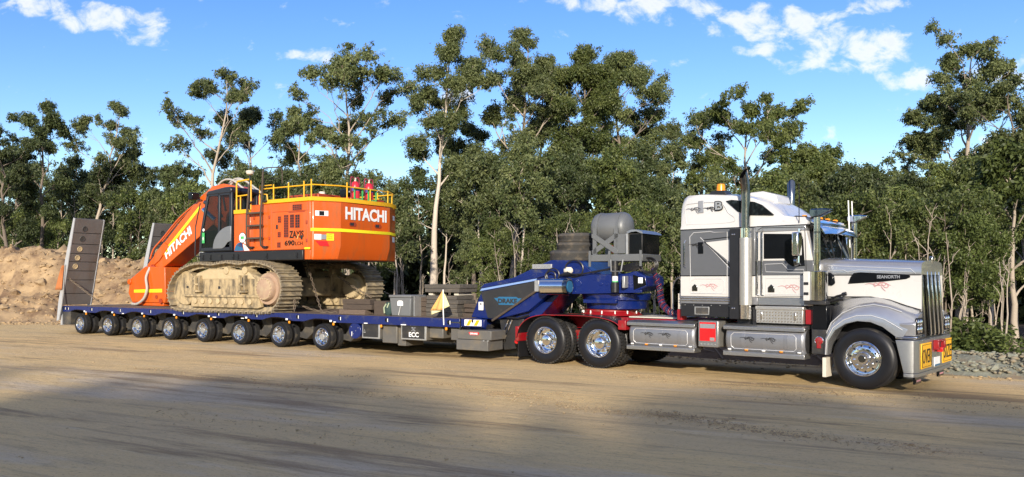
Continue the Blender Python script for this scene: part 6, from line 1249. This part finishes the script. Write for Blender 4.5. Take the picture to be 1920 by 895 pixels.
# cab
C0 = [(-5.28, 2.74), (-5.22, 3.30), (-4.90, 4.42), (-4.80, 4.50), (-3.84, 4.56), (-3.78, 4.48), (-3.78, 2.74)]
cbx = B().prism([(-4.96, 4.42), (-4.86, 4.54), (-4.1, 4.62), (-3.82, 4.62), (-3.78, 4.52), (-3.80, 4.44)], -1.06, .06).build('cab', 'gloss', ex, .03); cbx.data.materials[0] = mat('cab_navy_black', (.016, .018, .026), .3, 0, .1, 5)
CM = cbx.data.materials[0]
for y0, y1 in ((-1.04, -.97), (-.07, 0.0)):
    B().prism([(-5.29, 2.74), (-5.23, 3.30), (-4.93, 4.44), (-4.84, 4.44), (-5.14, 3.30), (-5.18, 2.74)], y0, y1).build('cab_post', CM, cbx, .012); B().prism([(-3.90, 2.74), (-3.78, 2.74), (-3.79, 4.46), (-3.90, 4.46)], y0, y1).build('cab_post', CM, cbx, .012); B().prism([(-4.42, 2.9), (-4.33, 2.9), (-4.32, 4.46), (-4.40, 4.46)], y0, y1).build('cab_post', CM, cbx, .01)
    B().box(-4.93, -3.80, y0, y1, 4.38, 4.46).build('cab_rail', CM, cbx, .01); B().box(-5.24, -3.80, y0, y1, 2.74, 2.84).build('cab_rail', CM, cbx, .01)
    B().prism([(-5.16, 2.84), (-5.13, 3.3), (-4.86, 4.38), (-4.41, 4.38), (-4.42, 2.84)], y0+.02, y0+.03).build('cab_window', 'cabglass', cbx); B().prism([(-4.33, 2.9), (-4.32, 4.38), (-3.91, 4.38), (-3.91, 2.9)], y0+.02, y0+.03).build('cab_window', 'cabglass', cbx)
B().box(-5.18, -3.80, -1.0, -.04, 2.72, 2.78).box(-3.86, -3.79, -1.0, -.04, 2.74, 3.6).build('cab_floor', 'inner_dark', cbx); B().prism([(-5.10, 2.78), (-5.08, 3.35), (-4.45, 3.35), (-4.45, 2.78)], -.99, -.955).build('door_lower_panel', 'gloss', cbx)
B().box(-4.5, -4.0, -.75, -.25, 2.95, 3.15).prism([(-4.1, 3.1), (-3.95, 3.1), (-3.9, 3.9), (-4.02, 3.9)], -.72, -.28).build('seat', 'inner_dark', cbx, .04); B().box(-4.9, -4.75, -.8, -.2, 2.78, 3.3).build('console', 'inner_dark', cbx, .04)
B().prism([(-4.62, 2.80)]+[(-3.82-.80*math.cos(a), 2.80+.66*math.sin(a)) for a in np.linspace(.2, 1.45, 8)]+[(-3.80, 3.46), (-3.80, 3.02), (-3.95, 2.98), (-4.1, 2.84), (-4.2, 2.80)], -1.062, -1.04).build('grey_cover', 'midgrey', cbx, .008)
B().box(-5.13, -5.02, -1.05, -1.04, 2.98, 3.30).build('first_aid_sign', 'green', cbx); B().box(-5.105, -5.045, -1.054, -1.05, 3.10, 3.13).box(-5.09, -5.06, -1.054, -1.05, 3.07, 3.17).build('white_cross', 'letter', cbx); B().cyl((-5.06, -1.052, 3.38), (-5.06, -1.04, 3.38), .045, n=14).build('white_dot', 'letter', cbx)
B().tube([(-5.42, -1.06, 3.5), (-5.42, -1.08, 2.62), (-5.36, -1.08, 2.58), (-5.2, -1.06, 2.58)], .018, 6).tube([(-5.2, -1.06, 4.2), (-5.42, -1.06, 3.5)], .018, 6).build('mirror_rail', 'black', cbx); B().box(-5.30, -5.12, -1.03, -.6, 2.50, 2.72).build('step_plate', 'steel', cbx, .01)
# boom: box section, with its foot between cab and house
BY0, BY1 = .42, 1.18
boom = [(-4.35, 2.75), (-4.1, 3.15), (-4.9, 4.45), (-5.35, 4.86), (-5.9, 4.98), (-6.45, 4.93), (-7.0, 4.66), (-7.88, 4.02), (-9.40, 2.84), (-9.95, 2.40), (-9.9, 2.12), (-9.55, 2.06), (-8.72, 2.45), (-7.3, 3.20), (-6.3, 3.75), (-5.6, 3.6), (-4.9, 2.75)]
bo = B().prism(boom, BY0, BY1).build('boom', 'orange', ex, .02)
B().prism([(-9.0, 2.72), (-7.15, 4.16), (-7.05, 4.26), (-7.05, 4.36), (-9.1, 2.79)], BY0-.006, BY0).build('yellow_stripe', 'ybright', bo)
dv = Vector((8.72-7.3, 0, 3.26-2.45)).normalized()
text('HITACHI', (-8.86, BY0-.006, 2.57), (dv.x*.985, 0, dv.z*1.06), (-dv.z*.75, 0, dv.x*1.0), 1.62, .30, 'letter', bo, bold=.035, depth=.004, off=EO)
B().prism([(-9.45, 2.80), (-8.95, 3.16), (-8.7, 3.02), (-9.2, 2.55), (-9.75, 2.25)], BY0-.05, BY0).build('boom_gusset', 'orange', bo, .015); B().cyl((-9.55, BY0-.09, 2.30), (-9.55, BY0, 2.30), .11, n=18).build('boom_pin', 'dorange', bo, .01)
B().tube(catmull([(-7.2, BY0+.1, 4.52), (-8.2, BY0+.05, 3.98), (-9.1, BY0+.0, 3.28), (-9.5, BY0-.05, 2.95), (-9.7, BY0-.06, 2.6)], 5), .03, 6).tube(catmull([(-7.3, BY0+.2, 4.48), (-8.4, BY0+.2, 3.90), (-9.3, BY0+.15, 3.2)], 5), .025, 6).build('boom_pipes', 'orange', bo)
tipo = B().prism([(-10.78, 1.72), (-10.70, 1.92), (-9.85, 2.34), (-8.75, 2.30), (-8.72, 1.3), (-8.75, 1.08), (-10.62, 1.08), (-10.85, 1.40)], BY0-.15, BY1+.15).build('boom_end_bracket', 'orange', ex, .02)
B().prism([(-10.5, 1.42), (-8.9, 1.44), (-8.9, 1.56), (-10.5, 1.52)], BY0-.158, BY0-.15).build('yellow_stripe', 'ybright', tipo); B().box(-10.7, -8.9, BY0-.10, BY1+.1, .965, 1.075).build('boom_rest', 'orange', ex, .02); B().cyl((-10.74, BY0-.2, 1.80), (-10.74, BY1+.2, 1.80), .10, n=16).build('tip_pin', 'orange', tipo, .01); B().cyl((-8.95, BY0-.19, 1.14), (-8.95, BY0-.1, 1.14), .09, n=16).cyl((-9.2, BY0-.17, 1.28), (-9.2, BY0-.1, 1.28), .07, n=14).build('tip_boss', 'dorange', tipo)
B().tube(catmull([(-9.62, BY0-.12, 2.30), (-9.66, BY0-.25, 1.95), (-9.58, BY0-.27, 1.55), (-9.75, BY0-.28, 1.22), (-10.15, BY0-.27, 1.03), (-10.55, BY0-.2, 1.02)], 6), .045, 8).build('grey_hose', 'hose', tipo)
# boom foot cylinders and hoses over the cab
for y in (.15, 1.40): c_ = B().cyl((-4.5, y, 2.85), (-5.9, y, 3.75), .15, n=18).build('boom_cylinder', 'orange', ex, .01); B().cyl((-5.9, y, 3.75), (-6.55, y, 4.15), .085, n=14).build('cylinder_rod', 'chrome', c_)
for k, (a0, h_) in enumerate(((-5.95, .0), (-5.55, -.03), (-5.8, .04))): B().tube(catmull([(a0-.55, .5+.15*k, 4.70), (a0-.15, .5+.15*k, 5.06+h_), (a0+.35, .5+.15*k, 5.09+h_), (a0+.9, .5+.15*k, 4.78), (a0+1.2, .5+.15*k, 4.6)], 5), .032, 8).build('hydraulic_hose', 'hose', bo)
B().box(-7.25, -7.02, BY0-.35, BY0-.05, 4.50, 4.74).build('work_lamp', 'gloss', bo, .03); B().tube([(-7.1, BY0-.2, 4.52), (-6.9, BY0-.05, 4.5)], .02, 6).build('lamp_bracket', 'black', bo)
B().cyl((-6.72, BY0-.10, 4.42), (-6.60, BY0-.06, 4.36), .07, n=14).build('work_lamp', 'dchrome', bo)
B().tube(catmull([(-6.3, BY0-.03, 4.70), (-6.0, BY0-.06, 4.6), (-6.1, BY0-.05, 4.2), (-5.9, BY0-.04, 3.9)], 5), .03, 6).tube(catmull([(-5.9, BY0-.03, 4.72), (-5.85, BY0-.05, 4.5), (-5.75, BY0-.05, 4.1)], 5), .03, 6).build('hydraulic_hose', 'black', bo)
# ------------------------------------------------------------------ coiled air lines between truck and trailer
hz = thing('coiled_air_lines', 'purple and red coiled air lines hanging between the gooseneck and the truck', 'air hoses', (0, 0, 0))
TM = Matrix.Translation((8.237, 15.404, 0)) @ Matrix.Rotation(TROT, 4, 'Z')
A = TM @ Vector((-4.45, -.25, 2.12)); Bq = TM @ Vector((-4.22, -.25, 1.35)); Cq = TM @ Vector((-3.85, -.35, 1.16)); Dq = TM @ Vector((-3.45, -.5, 1.40))
base_ = [Vector(p) for p in catmull([A, A*.5+Bq*.5+Vector((.03, 0, 0)), Bq, Cq, Dq], 14)]
for m_, ph, nm in (('purplehose', 0, 'purple_line'), ('redhose', 2.1, 'red_line'), ('bluehose', 4.2, 'blue_line')):
    P = []; n_ = len(base_)
    for i in range(n_-1):
        for k in range(6):
            u = (i+k/6)/(n_-1); p = base_[i]+(base_[i+1]-base_[i])*(k/6); a = u*2*pi*15+ph; d = (base_[min(i+1, n_-1)]-base_[i]).normalized(); s1, s2 = MB.frame(d); r_ = .038+.03*math.sin(pi*u); P.append(p+s1*r_*math.cos(a)+s2*r_*math.sin(a))
    MB().tube(P, .0085, 5).build(nm, m_, hz)
MB().tube(catmull([tuple(TM @ Vector(q)) for q in ((-3.95, -.3, 1.2), (-3.95, -.3, 1.75), (-3.75, -.35, 1.92), (-3.5, -.4, 1.70), (-3.42, -.45, 1.5))], 6), .016, 6).build('grey_line', 'steel', hz)
settle_labels()
